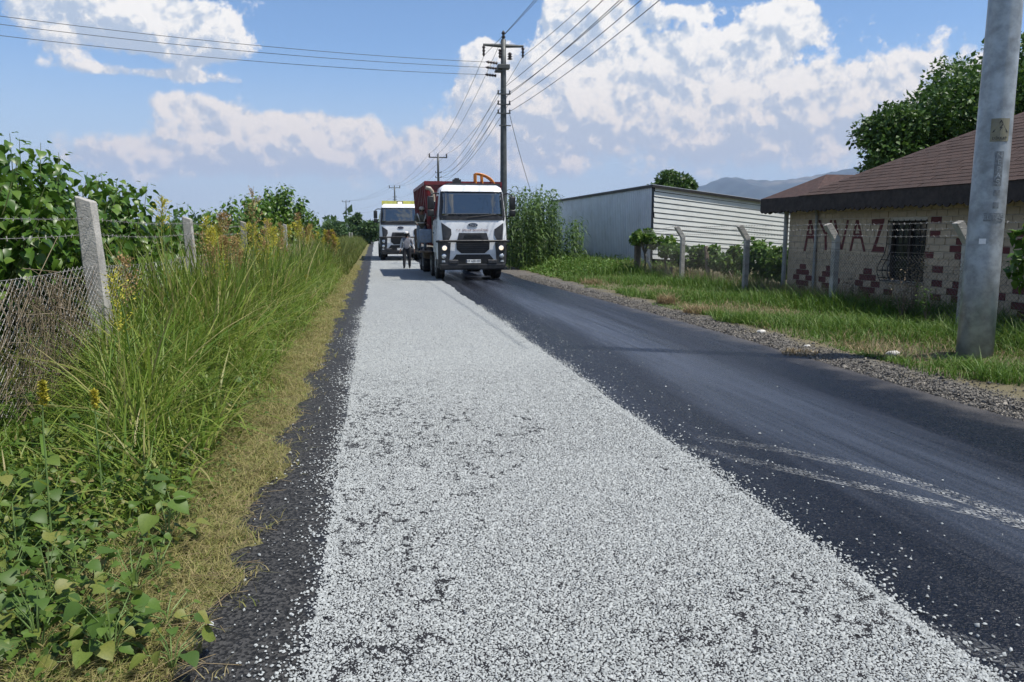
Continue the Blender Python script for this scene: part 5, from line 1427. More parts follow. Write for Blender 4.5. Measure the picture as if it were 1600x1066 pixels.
# ------------------------------------------------------------------ mulberry hedge
leaf_me = None
def shared_leaf(T_, F_, mt, name):
    me = np_mesh(name, T_, tris=F_, smooth=True); me.materials.append(mt); return me
LEAF = shared_leaf(LT, LF, M['mulberry'], 'leaf')
def mulberry(cx, cy, rad, zt_, nshoot, label, nsolo=300, lmin=.10, lmax=.17, group=None, name='mulberry_bush', x_lim=-3.25):
    root = empty(name, (cx, cy, vz_left(cx, cy)), 0, label, 'bush', group)
    Pp, Dd, Ss = [], [], []; st = bmesh.new()
    for k in range(nshoot):
        a = random.uniform(0, 2 * math.pi); rr = rad * math.sqrt(random.random())
        bx, by = rr * math.cos(a) * .45, rr * math.sin(a) * .45
        tx, ty = rr * math.cos(a), rr * math.sin(a) * 1.1
        if cx + tx > x_lim: tx = x_lim - cx + random.uniform(-.3, .05)
        H = zt_ * (1 - .38 * (rr / rad) ** 2) * random.uniform(.72, 1.02)
        pts = [Vector((bx, by, 0)), Vector((bx * .6 + tx * .4, by * .6 + ty * .4, H * .45)), Vector((bx * .15 + tx * .85, by * .15 + ty * .85, H * .8)), Vector((tx * 1.03, ty * 1.03, H))]
        tube(st, pts, [.016, .011, .007, .003], 4, False)
        nl_ = int(H / .068); ph_ = random.uniform(0, 6)
        for j in range(nl_):
            t_ = .10 + .90 * (j + .5) / nl_
            q = t_ * 3; i_ = min(int(q), 2); c = pts[i_].lerp(pts[i_ + 1], q - i_)
            an = ph_ + j * 2.4; o_ = Vector((math.cos(an), math.sin(an), 0)); pet = random.uniform(.04, .12)
            young = max(0, (t_ - .93) / .07)
            Pp.append(c + o_ * pet + Vector((0, 0, .02))); Dd.append(o_ + Vector((0, 0, random.uniform(-.9, -.15) + .9 * young)))
            Ss.append(random.uniform(lmin, lmax) * (1 - .5 * young))
    bm_obj('shoots', st, M['shoot'], root)
    Pp, Dd, Ss = np.array([tuple(p) for p in Pp]), np.array([tuple(p) for p in Dd]), np.array(Ss)
    wpos = Pp + np.array([cx, cy, 0]); dist = np.linalg.norm(wpos - np.array([0, 0, CAM_H]), axis=1)
    score = dist - .55 * Pp[:, 2] - Ss * 6
    order = np.argsort(score); solo, rest_ = order[:nsolo], order[nsolo:]
    MM = dir_mats(Dd, Ss, .35)
    for i_ in solo:
        o = bpy.data.objects.new('leaf', LEAF); link(o, root)
        m4 = Matrix(MM[i_].tolist()).to_4x4(); m4.translation = Pp[i_]; o.matrix_local = m4
    if len(rest_):
        V, FF_, rv = scatter(LT, LF, Pp[rest_], MM[rest_], RNG.random(len(rest_)))
        o = mesh_obj('foliage', np_mesh('foliage', V, tris=FF_, rnd=rv), M['mulberry_s'], root); o['kind'] = 'stuff'
    return root
gm_ = 'mulberry bushes behind the old fence'
mulberry(-4.9, 5.9, 1.55, 2.75, 95, 'mulberry bush behind the chain link mesh nearest the dead vines', 300, .11, .18, gm_)
mulberry(-5.0, 8.6, 1.6, 3.3, 130, 'tallest mulberry bush, its shoots high above the broad concrete post', 300, .11, .18, gm_)
mulberry(-4.7, 11.0, 1.5, 3.0, 115, 'mulberry bush filling the gap between the two nearest concrete posts', 300, .11, .18, gm_)
mulberry(-4.45, 13.6, 1.3, 2.75, 85, 'mulberry bush whose drooping tip hangs over the thinner second post', 300, .11, .18, gm_)
mulberry(-7.0, 8.6, 1.9, 3.2, 70, 'mulberry bush in the row behind the tallest bush', 0, .12, .18, gm_)
mulberry(-7.0, 12.3, 1.9, 2.9, 60, 'mulberry bush in the row behind the second post', 0, .12, .18, gm_)
mulberry(-4.0, 33.0, 1.6, 3.75, 90, 'dark mulberry bush leaning over the farther row of pale posts', 0, .14, .22, 'mulberry bushes farther along the fence', x_lim=-2.4)
mulberry(-4.6, 29.0, 1.5, 3.3, 50, 'loose mulberry bush rising behind the row of three pale posts', 0, .14, .22, 'mulberry bushes farther along the fence')
mulberry(-3.6, 39.5, 1.4, 2.6, 45, 'small mulberry bush spilling on to the grass past the pale posts', 0, .14, .22, 'mulberry bushes farther along the fence', x_lim=-2.2)
mulberry(-5.4, 24.5, 1.3, 2.6, 26, 'thin mulberry bush among tall seed heads behind the fence', 0, .12, .2, 'mulberry bushes farther along the fence')

# ------------------------------------------------------------------ left verge: tall grass
def sample_y(n, y0, y1, p=1.0):
    u = RNG.random(n); return y0 * (y1 / y0) ** (u ** p)
n = 40000
y = sample_y(n, 2.2, 34); x = -1.0 - 2.25 * RNG.random(n) ** .9
edge = -1.12 + .16 * hsh(y * 0 + 1, y * .8)
keep = x < edge; x, y = x[keep], y[keep]; edge = edge[keep]
d = edge - x
h = (.10 + .66 * sstep(0, .7, d) + .36 * sstep(.6, 1.5, d)) * RNG.uniform(.55, 1.25, len(x))
h *= (.26 + .74 * sstep(3.6, 6.4, y - .8 * np.maximum(0, -1.3 - x) * 0)) * (1 + .16 * np.sin(y * 1.9 + x * 2.3))
low = .28 + .72 * sstep(110, 250, 588 + FPX * x / y); h *= low
w = RNG.uniform(.006, .015, len(x)) * (1 + y * .03)
rv = np.clip(RNG.normal(.45, .22, len(x)) + .15 * np.sin(y * 2.1 + x * 3), 0, 1)
o = mesh_obj('tall_grass', blades('tall_grass', x, y, vz_left(x, y) - .01, h, w, None, .55, .38, rv, 4), M['grass']); tag(o, 'tall bright green grass along the left road edge', 'grass', kind='stuff')
n = 11000
y = sample_y(n, 3.0, 30); x = -1.25 - 1.75 * RNG.random(n); d = -1.15 - x
h = (.45 + .55 * sstep(0, 1.0, d)) * RNG.uniform(.6, 1.35, n) * (.22 + .78 * sstep(3.6, 6.0, y))
h *= .28 + .72 * sstep(110, 250, 588 + FPX * x / y)
cl = hsh(x * 2.1 + 3, y * 1.7); keep = cl > -.25; x, y, h = x[keep], y[keep], h[keep]
o = mesh_obj('long_grass', blades('long_grass', x, y, vz_left(x, y) - .01, h, RNG.uniform(.013, .027, len(x)), None, .75, .5, np.clip(RNG.normal(.6, .25, len(x)), 0, 1), 6), M['grass']); tag(o, 'broad arching grass blades standing over the left verge', 'grass', kind='stuff')
n = 6500
y = sample_y(n, 7.5, 32); x = -1.75 - 1.2 * RNG.random(n)
h = RNG.uniform(1.0, 2.05, n) * (.72 + .28 * sstep(7.5, 10.5, y)) * (.75 + .25 * np.sin(y * 1.3 + 1))
o = mesh_obj('long_grass', blades('long_grass', x, y, vz_left(x, y) - .01, h, RNG.uniform(.014, .028, n) * (1 + y * .02), None, .24, .2, np.clip(RNG.normal(.62, .25, n), 0, 1), 6), M['grass']); tag(o, 'tall grass stems growing up through the old fence', 'grass', kind='stuff')
n = 22000
y = sample_y(n, 30, 120); x = -1.1 - 2.9 * RNG.random(n)
h = (.35 + .85 * sstep(-1.1, -2.0, x)) * RNG.uniform(.6, 1.15, n)
o = mesh_obj('tall_grass', blades('tall_grass', x, y, vz_left(x, y), h, RNG.uniform(.02, .05, n), None, .3, .15), M['grass_far']); tag(o, 'distant strip of tall grass narrowing along the chip lane', 'grass', kind='stuff')
# grass behind the fence line
n = 9000
y = sample_y(n, 4, 60); x = -3.2 - 3.5 * RNG.random(n)
o = mesh_obj('field_grass', blades('field_grass', x, y, vz_left(x, y), RNG.uniform(.3, .95, n), RNG.uniform(.01, .025, n) * (1 + y * .02), None, .4, .2), M['grass_far']); tag(o, 'rough grass growing behind the left fence', 'grass', kind='stuff')
# dry mown strip at the asphalt edge
n = 70000
y = sample_y(n, 2.0, 40); x = -.58 - .80 * RNG.random(n) ** .8
keep = (vz_left(x, y) > .002) | (RNG.random(n) < .10 * (hsh(x * 3, y * 3) > .2)); x, y = x[keep], y[keep]
h = RNG.uniform(.02, .085, len(x)) * (1 + 1.2 * sstep(-1.0, -1.4, x))
o = mesh_obj('dry_grass', blades('dry_grass', x, y, np.maximum(vz_left(x, y), 0) - .004, h, RNG.uniform(.003, .006, len(x)) * (1 + y * .05), None, 1.3, .3, None, 2), M['dry_grass']); tag(o, 'short yellowed grass strip beside the asphalt edge', 'grass', kind='stuff')
# straw litter
n = 1500
y = sample_y(n, 2.0, 14); x = -.72 - 1.25 * RNG.random(n)
A = np.stack([x, y, vz_left(x, y) + .012 + .03 * RNG.random(n)], -1); an = RNG.uniform(0, 6.28, n); L_ = RNG.uniform(.05, .24, n)
B2 = A + np.stack([np.cos(an) * L_, np.sin(an) * L_, RNG.normal(0, .025, n)], -1); B2[:, 2] = np.maximum(B2[:, 2], vz_left(B2[:, 0], B2[:, 1]) + .006)
me = segs_mesh('straw', A, B2, .0016); a_ = me.attributes.new('rnd', 'FLOAT', 'POINT'); a_.data.foreach_set('value', np.repeat(RNG.random(n), 6).astype(np.float32))
o = mesh_obj('straw_litter', me, M['straw']); tag(o, 'dry straw stalks scattered on the left verge', 'straw', kind='stuff')
# dead vine stems hanging in the mesh
n = 620
bx = FX + .11 + .14 * RNG.random(n); by = 6.1 + 2.1 * RNG.beta(2.2, 2, n); bz = .15 + 1.25 * RNG.random(n); L_ = RNG.uniform(.1, .55, n); an = RNG.normal(0, .8, n)
A = np.stack([bx, by, bz], -1); B2 = A + np.stack([RNG.normal(0, .07, n), np.sin(an) * L_, -np.cos(an) * L_], -1); B2[:, 2] = np.maximum(B2[:, 2], .05)
me = segs_mesh('dead_vine', A, B2, .003); a_ = me.attributes.new('rnd', 'FLOAT', 'POINT'); a_.data.foreach_set('value', np.repeat(RNG.random(n), 6).astype(np.float32))
o = mesh_obj('dead_vine', me, M['dead_vine']); tag(o, 'tangle of dead brown vine stems caught in the chain link mesh', 'dead vine')
n = 700
by = 24 + 9 * RNG.random(n); bx = FX + .15 + .35 * RNG.random(n); bz = .1 + 1.1 * RNG.random(n); L_ = RNG.uniform(.2, .7, n); an = RNG.normal(0, .6, n)
A = np.stack([bx, by, bz], -1); B2 = A + np.stack([RNG.normal(0, .1, n), np.sin(an) * L_, -np.cos(an) * L_], -1); B2[:, 2] = np.maximum(B2[:, 2], .05)
me = segs_mesh('dead_vine', A, B2, .008); a_ = me.attributes.new('rnd', 'FLOAT', 'POINT'); a_.data.foreach_set('value', np.repeat(RNG.random(n), 6).astype(np.float32))
o = mesh_obj('dead_vine', me, M['dead_vine']); tag(o, 'dead brown brush in front of the row of three pale posts', 'dead vine')

# seeding tall grass stalks, one by one
def seed_stalk(px, py_top, X, brown, label, hl=.32, lean=.12):
    tp = AT_X(px, py_top, X); root = empty('seeding_grass', (tp.x - lean * .5, tp.y, vz_left(tp.x, tp.y)), 0, label, 'grass stalk', 'tall grass stalks in seed')
    top = Vector((lean * .5, 0, tp.z - root.location.z)); H = top.z
    pts = [Vector((0, 0, 0)), Vector((lean * .05, .01, H * .4)), Vector((lean * .2, .0, H * .75)), top]
    bm = bmesh.new(); tube(bm, pts, [.006, .005, .004, .0015], 5); bm_obj('stem', bm, M['stem_green'], root)
    n_ = 46; t_ = RNG.random(n_) ** .9; an = RNG.uniform(0, 6.28, n_); L_ = (.35 if hl < .2 else 1.0) * hl * (.16 + .36 * (1 - np.abs(t_ - .35) * 1.3)) * RNG.uniform(.7, 1.2, n_)
    P0 = np.array([tuple(pts[2].lerp(top, 1) - Vector((lean * .1 * (1 - q), 0, hl * (1 - q)))) for q in t_])
    D0 = np.stack([np.cos(an) * .65, np.sin(an) * .65, RNG.uniform(.45, 1.2, n_)], -1); D0 /= np.linalg.norm(D0, axis=1)[:, None]
    # each branch: a thin run of seed grains
    gp = []; gd = []
    for k in range(n_):
        m_ = 9
        for j in range(m_):
            f = (j + .5) / m_; q = P0[k] + D0[k] * L_[k] * f; q = q - np.array([0, 0, .25 * L_[k] * f * f]); gp.append(q); gd.append(D0[k] + RNG.normal(0, .5, 3))
    gp, gd = np.array(gp), np.array(gd)
    Ts = np.array([(-.32, .4, 0), (0, 0, 0), (.32, .4, 0), (0, 1, 0), (0, .4, .3)])
    me = leaf_cluster_mesh('seed_head', gp, gd, RNG.uniform(.013, .026, len(gp)) * (1 + tp.y * .02), QT, QF)
    mesh_obj('seed_head', me, M['seed_brown' if brown else 'seed_yellow'], root)
    for k in range(4):
        z0 = H * (.12 + .15 * k); an_ = random.uniform(0, 6.28); L2 = random.uniform(.35, .6)
        dv = Vector((math.cos(an_), math.sin(an_), 0)); c = Vector((lean * .1, 0, z0)); V = []; sv = Vector((-dv.y, dv.x, 0)) * .011
        for j in range(6):
            f = j / 5; q = c + dv * L2 * f * .8 + Vector((0, 0, L2 * (.75 * f - .72 * f * f))); ww_ = 1 - f ** 2 * .97; V += [q - sv * ww_, q + sv * ww_]
        F_ = [(2 * j, 2 * j + 1, 2 * j + 3, 2 * j + 2) for j in range(5)]
        mesh_obj('blade', np_mesh('blade', [tuple(v) for v in V], quads=F_, rnd=np.full(len(V), random.random())), M['grass'], root)
for a in ((252, 313, -2.35, False, 'single yellow seed head on a bare stalk beside the second concrete post', .38, .0),
          (395, 300, -1.95, True, 'tallest grass stalk in seed rising above all the others against the sky', .62, .1),
          (196, 405, -2.35, True, 'reddish brown seed head hanging before the broad concrete post', .45, .25),
          (178, 432, -2.1, False, 'bright yellow feathery seed head low in front of the fence mesh', .5, -.2),
          (146, 612, -1.62, False, 'short stubby yellow seed spike beside the weeds', .12, .0), (66, 598, -1.7, False, 'short yellow seed spike by the dead vines', .13, .05),
          (330, 362, -2.3, False, 'yellow seed head among the thick grass before the third post', .34, .1), (352, 372, -2.15, True, 'drooping tan seed head among the thick grass before the third post', .32, -.1),
          (396, 352, -2.2, False, 'full yellow seed head beside the fourth post', .42, .05), (412, 362, -2.0, True, 'golden brown seed head leaning past the fourth post', .40, .1),
          (465, 335, -2.3, True, 'brown fan shaped seed head in front of the far bush', .5, .0), (428, 356, -1.9, False, 'small yellow seed head in front of the row of pale posts', .36, .1),
          (497, 428, -1.9, True, 'brown seed head low before the far dark bush', .4, .1), (478, 432, -1.75, False, 'pale bent seed head low before the far dark bush', .4, -.15),
          (345, 402, -2.0, False, 'yellow seed head half sunk in green grass near the second post', .36, .1), (375, 392, -1.9, True, 'tan seed head half sunk in green grass past the second post', .36, -.1)):
    seed_stalk(*a)

for k in range(80):
    px = random.uniform(310, 530); X_ = random.uniform(-2.9, -2.0); dpt = -X_ * FPX / (588 - px)
    if dpt > 30: X_ *= 30 / dpt
    zt_ = random.uniform(1.3, 2.05); tp_ = AT_X(px, 362, X_); py_ = 362 - (zt_ - CAM_H) * FPX / tp_.y
    br = random.random() < .45
    seed_stalk(px, py_, X_, br, 'tan seed head standing in the thick grass along the fence' if br else 'yellow seed head standing in the thick grass along the fence', random.uniform(.34, .6), random.uniform(-.2, .25))

# broad-leaved weeds near the camera
WT, WF = leaf_template(((0, 0), (.06, .22), (.2, .42), (.38, .47), (.58, .38), (.78, .24), (.92, .10), (1, 0)), .3, .3)
WLEAF = shared_leaf(WT, WF, M['weed'], 'leaf')
def weed(px, py, n_, hgt, size, label, X=None):
    b_ = G(px, py); root = empty('broadleaf_weed', (b_.x, b_.y, float(vz_left(b_.x, b_.y))), 0, label, 'weed', 'broad-leaved weeds on the left verge'); st = bmesh.new()
    for k in range(n_):
        an = k * 2.4 + random.uniform(-.4, .4); rr = random.uniform(.03, .16); z = hgt * random.uniform(.35, 1.0)
        p = Vector((rr * math.cos(an), rr * math.sin(an), z)); tube(st, [(0, 0, 0), (p.x * .3, p.y * .3, z * .6), p], [.004, .003, .002], 4, False)
        dv = np.array([[math.cos(an), math.sin(an), random.uniform(-.55, .25)]]); s = random.uniform(.6, 1.1) * size
        o = bpy.data.objects.new('leaf', WLEAF); link(o, root); m4 = Matrix(dir_mats(dv, np.array([s]), .3)[0].tolist()).to_4x4(); m4.translation = p; o.matrix_local = m4
    bm_obj('stem', st, M['stem_green'], root)
wl = 'low green broad-leaved weed among straw at the verge bottom'
for (px, py, n_, hg, sz_) in ((60, 800, 11, .30, .10), (130, 860, 12, .26, .095), (30, 900, 12, .3, .10), (110, 960, 10, .24, .09), (200, 930, 9, .2, .085), (50, 1010, 11, .24, .09),
                              (150, 1030, 8, .18, .08), (235, 820, 10, .26, .095), (270, 870, 8, .22, .09), (180, 760, 12, .32, .10), (90, 730, 12, .34, .10), (260, 760, 9, .26, .09),
                              (300, 720, 8, .24, .085), (20, 960, 10, .26, .09), (210, 1000, 8, .16, .07), (170, 700, 12, .36, .10), (30, 700, 12, .36, .10), (335, 680, 7, .2, .08), (75, 880, 10, .26, .09), (0, 830, 10, .3, .1)):
    weed(px, py, n_, hg, sz_, wl)
for k in range(60):
    weed(random.uniform(-20, 290), random.uniform(690, 1060), random.randint(8, 13), random.uniform(.12, .34), random.uniform(.05, .095), 'small leafy weed sprouting from the dry verge grass')
weed(345, 640, 10, .34, .11, 'larger green weed with broad leaves standing out of the tall grass')
weed(265, 870, 7, .30, .12, 'dark drooping weed leaves hanging at the dry grass edge')
n = 6500
y = sample_y(n, 2.2, 8); x = -1.0 - 1.4 * RNG.random(n) ** .8; pos = np.stack([x, y, vz_left(x, y) + .015 + .22 * RNG.random(n) ** 1.5 * sstep(-.95, -1.35, x)], -1)
an = RNG.uniform(0, 6.28, n)
o = mesh_obj('ground_cover', leaf_cluster_mesh('ground_cover', pos, np.stack([np.cos(an), np.sin(an), RNG.uniform(-.4, .4, n)], -1), RNG.uniform(.018, .05, n), LT, LF), M['weed_s']); tag(o, 'small green leaves of low ground cover under the weeds', 'ground cover', kind='stuff')

# ------------------------------------------------------------------ right verge
n = 90000
y = sample_y(n, 7.5, 48); x = 6.3 + 4.4 * RNG.random(n)
patch = .5 + .5 * hsh(x * .9 + 1.1, y * .55)
e_ = 6.6 + .3 * hsh(x * 0, y * .8)
keep = (x > e_) & (RNG.random(n) < .30 + .95 * sstep(.22, .50, patch) + .6 * sstep(7.2, 8.2, x)); x, y = x[keep], y[keep]
h = RNG.uniform(.10, .32, len(x)) * (1 + .7 * sstep(8.0, 9.2, x)) * (.7 + .5 * np.sin(x * 2 + y))
h = np.maximum(h, .05)
o = mesh_obj('verge_grass', blades('verge_grass', x, y, vz_right(x, y) - .01, h, RNG.uniform(.006, .012, len(x)) * (1 + y * .03), None, .7, .3, None, 2), M['verge_grass']); tag(o, 'short green grass on the verge before the brick house', 'grass', kind='stuff')
n = 6000
y = sample_y(n, 8, 34); x = 6.8 + 1.5 * RNG.random(n) ** 1.3; pt_ = .5 + .5 * hsh(x * .8 + 4, y * .7 + 2); keep = pt_ > .55; x, y = x[keep], y[keep]
o = mesh_obj('dry_verge_grass', blades('dry_verge_grass', x, y, vz_right(x, y), RNG.uniform(.04, .2, len(x)), RNG.uniform(.005, .009, len(x)) * (1 + y * .03), None, .9, .3, None, 2), M['straw']); tag(o, 'yellow dry grass patches along the right shoulder', 'grass', kind='stuff')
n = 7000
y = sample_y(n, 13, 34); x = 9.75 + 1.0 * RNG.random(n); keep = (x < 10.35) | (y > 20.5); x, y = x[keep], y[keep]
o = mesh_obj('dry_stalks', blades('dry_stalks', x, y, vz_right(x, y), RNG.uniform(.15, .55, len(x)), RNG.uniform(.006, .011, len(x)) * (1 + y * .02), None, .4, .15, None, 3), M['straw']); tag(o, 'dry straw coloured stalks under the right fence', 'grass', kind='stuff')
# leafy low weeds by the reeds and the shed
n = 16000
y = 27 + 24 * RNG.random(n); x = 6.4 + 5.0 * RNG.random(n) ** .9
base = .5 * sstep(6.3, 7.4, x) * (.6 + .4 * hsh(x * 1.2, y * .8)); pos = np.stack([x, y, vz_right(x, y) + .03 + np.abs(base) * 1.1 * RNG.random(n)], -1)
an = RNG.uniform(0, 6.28, n)
o = mesh_obj('weed_bank', leaf_cluster_mesh('weed_bank', pos, np.stack([np.cos(an), np.sin(an), RNG.uniform(-.3, 1.2, n)], -1), RNG.uniform(.06, .15, n), QT, QF), M['verge_grass']); tag(o, 'low bank of green weeds between the road and the reeds', 'weeds', kind='stuff')
n = 9000
y = 26 + 24 * RNG.random(n); x = 6.5 + 4.6 * RNG.random(n)
o = mesh_obj('rough_grass', blades('rough_grass', x, y, vz_right(x, y), RNG.uniform(.2, .75, n) * sstep(6.2, 7.6, x), RNG.uniform(.02, .035, n), None, .4, .2, None, 2), M['verge_grass']); tag(o, 'rough green grass at the foot of the corrugated wall', 'grass', kind='stuff')

def tuft(px, py, mt, n_, hh, rad, label, name='grass_tuft', cat='grass'):
    b_ = G(px, py, .08); b_.z = float(vz_right(b_.x, b_.y)); r_ = rad * np.sqrt(RNG.random(n_)); an = RNG.uniform(0, 6.28, n_)
    o = mesh_obj(name, blades(name, r_ * np.cos(an), r_ * np.sin(an), 0 * r_ - .01, hh * RNG.uniform(.5, 1.1, n_), RNG.uniform(.008, .016, n_), None, .7, .25, None, 3), M[mt]); o.location = b_
    return tag(o, label, cat)
tuft(1041, 472, 'straw', 420, .34, .22, 'round dry yellow grass tuft beside the gravel shoulder')
tuft(1090, 486, 'straw', 380, .26, .3, 'wide straw coloured tuft next to the round dry tuft')
tuft(925, 442, 'straw', 300, .3, .35, 'dry yellow tuft in green weeds below the corrugated wall')
tuft(1160, 500, 'verge_grass', 420, .26, .35, 'pale green grass tuft on the shoulder below the bent post')
tuft(1580, 590, 'verge_grass', 500, .34, .4, 'leafy green tuft at the foot of the galvanised pole, road side')
tuft(1500, 570, 'verge_grass', 320, .2, .3, 'small grass tuft touching the base of the galvanised pole')
tuft(1250, 545, 'straw', 200, .14, .25, 'reddish dry tuft on the bare soil patch')
def dry_weed(px, py_b, py_t, X, label, mt='dead_vine'):
    b_ = AT_X(px, py_b, X); b_.z = float(vz_right(b_.x, b_.y)); t_ = AT_X(px, py_t, X); H = t_.z - b_.z
    root = empty('dry_weed', b_, 0, label, 'weed'); bm = bmesh.new(); ps, ds = [], []
    for k in range(9):
        an = random.uniform(0, 6.28); sp_ = random.uniform(.05, .3); hh = H * random.uniform(.6, 1)
        e2 = Vector((sp_ * math.cos(an), sp_ * math.sin(an), hh)); tube(bm, [(0, 0, 0), e2 * .5 + Vector((0, 0, hh * .1)), e2], [.006, .005, .002], 4, False)
        for j in range(26):
            f = random.uniform(.35, 1); q = e2 * f + Vector((random.gauss(0, .04), random.gauss(0, .04), random.gauss(0, .03))); ps.append(tuple(q)); ds.append((random.gauss(0, 1), random.gauss(0, 1), random.gauss(.2, .7)))
    bm_obj('stem', bm, M['wood_post'], root)
    mesh_obj('seed_pods', leaf_cluster_mesh('seed_pods', np.array(ps), np.array(ds), RNG.uniform(.025, .055, len(ps)), QT, QF), M[mt], root)['kind'] = 'stuff'
dry_weed(1424, 485, 372, 9.95, 'tall dry weed with papery pods growing in front of the barred window', 'straw')
dry_weed(1408, 500, 420, 9.5, 'brown dry weed at the foot of the wall below the window')
dry_weed(1448, 500, 440, 9.45, 'small green weed by the wall, right of the window', 'vine')
dry_weed(1332, 480, 430, 9.9, 'dry stalks leaning on the mesh beside the bent post')
for (px, py, sx, lab) in ((1397, 553, .10, 'pale flat stone on bare soil near the galvanised pole'), (1190, 519, .08, 'small white stone at the gravel shoulder edge'), (1262, 540, .05, 'tiny pale stone on the bare soil patch')):
    b_ = G(px, py, .05); bm = bmesh.new(); bmesh.ops.create_icosphere(bm, subdivisions=2, radius=1)
    for v in bm.verts: v.co = Vector((v.co.x * sx * (1 + .25 * math.sin(v.co.y * 4)), v.co.y * sx * .7, v.co.z * sx * .45)) * random.uniform(.92, 1.08)
    o = bm_obj('stone', bm, M['stone']); o.location = (b_.x, b_.y, float(vz_right(b_.x, b_.y)) + sx * .2); tag(o, lab, 'stone')

# reeds by the shed
def reed(x, y, H, label):
    root = empty('reed', (x, y, float(vz_right(x, y))), random.uniform(0, 6.28), label, 'reed', 'tall reeds beside the shed')
    ln = random.uniform(-.12, .12); bm = bmesh.new(); pts = [Vector((ln * H * f * f, 0, H * f)) for f in (0, .4, .75, 1)]; tube(bm, pts, [.014, .012, .008, .003], 5, False); bm_obj('stem', bm, M['stem_green'], root)
    V, F_, rv = [], [], []; an = random.uniform(0, 6.28); nl_ = int(H / .17)
    for k in range(nl_):
        f = .12 + .88 * k / nl_; c = Vector((ln * H * f * f, 0, H * f)); an += math.pi + random.uniform(-.5, .5); dv = Vector((math.cos(an), math.sin(an), 0)); sv = Vector((-dv.y, dv.x, 0)) * .05
        L2 = random.uniform(.45, .8) * (1 - .35 * abs(f - .5)); rr_ = random.random(); st = len(V)
        for j in range(5):
            g = j / 4; q = c + dv * L2 * g * .75 + Vector((0, 0, L2 * (.85 * g - .95 * g * g * random.uniform(.8, 1.2)))); w_ = (1 - g ** 2 * .95) * (.6 + .4 * min(1, g * 4)); V += [tuple(q - sv * w_), tuple(q + sv * w_)]; rv += [rr_, rr_]
        F_ += [(st + 2 * j, st + 2 * j + 1, st + 2 * j + 3, st + 2 * j + 2) for j in range(4)]
    mesh_obj('leaves', np_mesh('leaves', V, quads=F_, rnd=rv), M['reed'], root)
rl = ('tall dark green reed in the thicket behind the truck mirror', 'shorter reed at the thicket edge against the corrugated wall')
for k in range(150):
    yy_ = random.uniform(33.5, 44); xx_ = AT_Y(random.uniform(793, 870), 360, yy_).x; reed(xx_, yy_, random.uniform(2.6, 3.9), rl[0])
for k in range(34):
    yy_ = random.uniform(34, 38); xx_ = AT_Y(random.uniform(868, 912), 360, yy_).x; reed(xx_, yy_, random.uniform(1.5, 2.4), rl[1])

# vines behind the right fence
def leaf_mass(name, c, rad, n_, size, mt, label, cat, clumps=14, trunk=None, T_=None, F_=None, group=None, shell=.5):
    c = Vector(c); root = empty(name, (c.x, c.y, 0), 0, label, cat, group)
    cc = RNG.normal(size=(clumps, 3)); cc /= np.linalg.norm(cc, axis=1)[:, None]; cc *= (RNG.random(clumps) ** .33)[:, None]
    cc = cc * np.array(rad) * .78 + np.array([0, 0, c.z]); cr_ = np.mean(rad) * RNG.uniform(.22, .42, clumps)
    which = RNG.integers(0, clumps, n_); v = RNG.normal(size=(n_, 3)); v /= np.linalg.norm(v, axis=1)[:, None]
    pos = cc[which] + v * (cr_[which] * (shell + (1 - shell) * RNG.random(n_)))[:, None] * np.array([1, 1, .85])
    ok = pos[:, 2] > .12; pos, v = pos[ok], v[ok]
    dv = v * .7 + RNG.normal(0, .6, pos.shape) + np.array([0, 0, -.25])
    mesh_obj('crown', leaf_cluster_mesh('crown', pos, dv, RNG.uniform(size * .65, size * 1.25, len(pos)), LT if T_ is None else T_, LF if F_ is None else F_, roll=.7), M[mt], root)
    if trunk:
        r0_, z1 = trunk; bm = bmesh.new(); tube(bm, [(0, 0, -.1), (.05, .03, z1 * .4), (-.04, .02, z1 * .8), (0, 0, z1)], [r0_, r0_ * .85, r0_ * .65, r0_ * .4], 8)
        for k in range(min(7, clumps)):
            q = Vector(cc[k]); tube(bm, [(0, 0, z1 * .6), Vector((0, 0, z1 * .75)).lerp(q, .5), q], [r0_ * .45, r0_ * .3, r0_ * .08], 6)
        bm_obj('trunk', bm, M['bark'], root)
    return root
gv = 'grape vines behind the right fence'
def vine_at(px, py, X, rad, n_, lab):
    p = AT_X(px, py, X); leaf_mass('grape_vine', p, rad, n_, .13, 'vine', lab, 'vine', 10, (.04, p.z), None, None, gv)
vine_at(1008, 372, 9.8, (.6, .9, .42), 900, 'bright green vine crowning the dark corner post')
vine_at(1040, 388, 10.2, (.5, .9, .5), 700, 'yellow green vine beside the corner post vine')
vine_at(1072, 402, 10.4, (.5, .8, .55), 600, 'vine hanging behind the bent post farthest from the house')
vine_at(1105, 408, 10.9, (.5, .9, .55), 600, 'low vine behind the short dark weathered post')
vine_at(1138, 402, 10.7, (.55, 1.0, .65), 900, 'vine between the two bent posts below the white planks')
vine_at(1172, 405, 10.9, (.55, 1.0, .65), 800, 'vine right behind the second bent post')
vine_at(1200, 405, 11.0, (.55, 1.0, .7), 900, 'dark vine beside the corner pipe of the house')
vine_at(1220, 415, 11.4, (.5, .9, .7), 700, 'vine squeezed against the end of the house')
p = AT_X(1600, 395, 9.2)
leaf_mass('roadside_shrub', (p.x + .25, p.y - .1, p.z), (.45, .5, .75), 520, .12, 'vine', 'leafy shrub branch beside the galvanised pole, over the brick wall', 'shrub', 12, (.03, p.z))

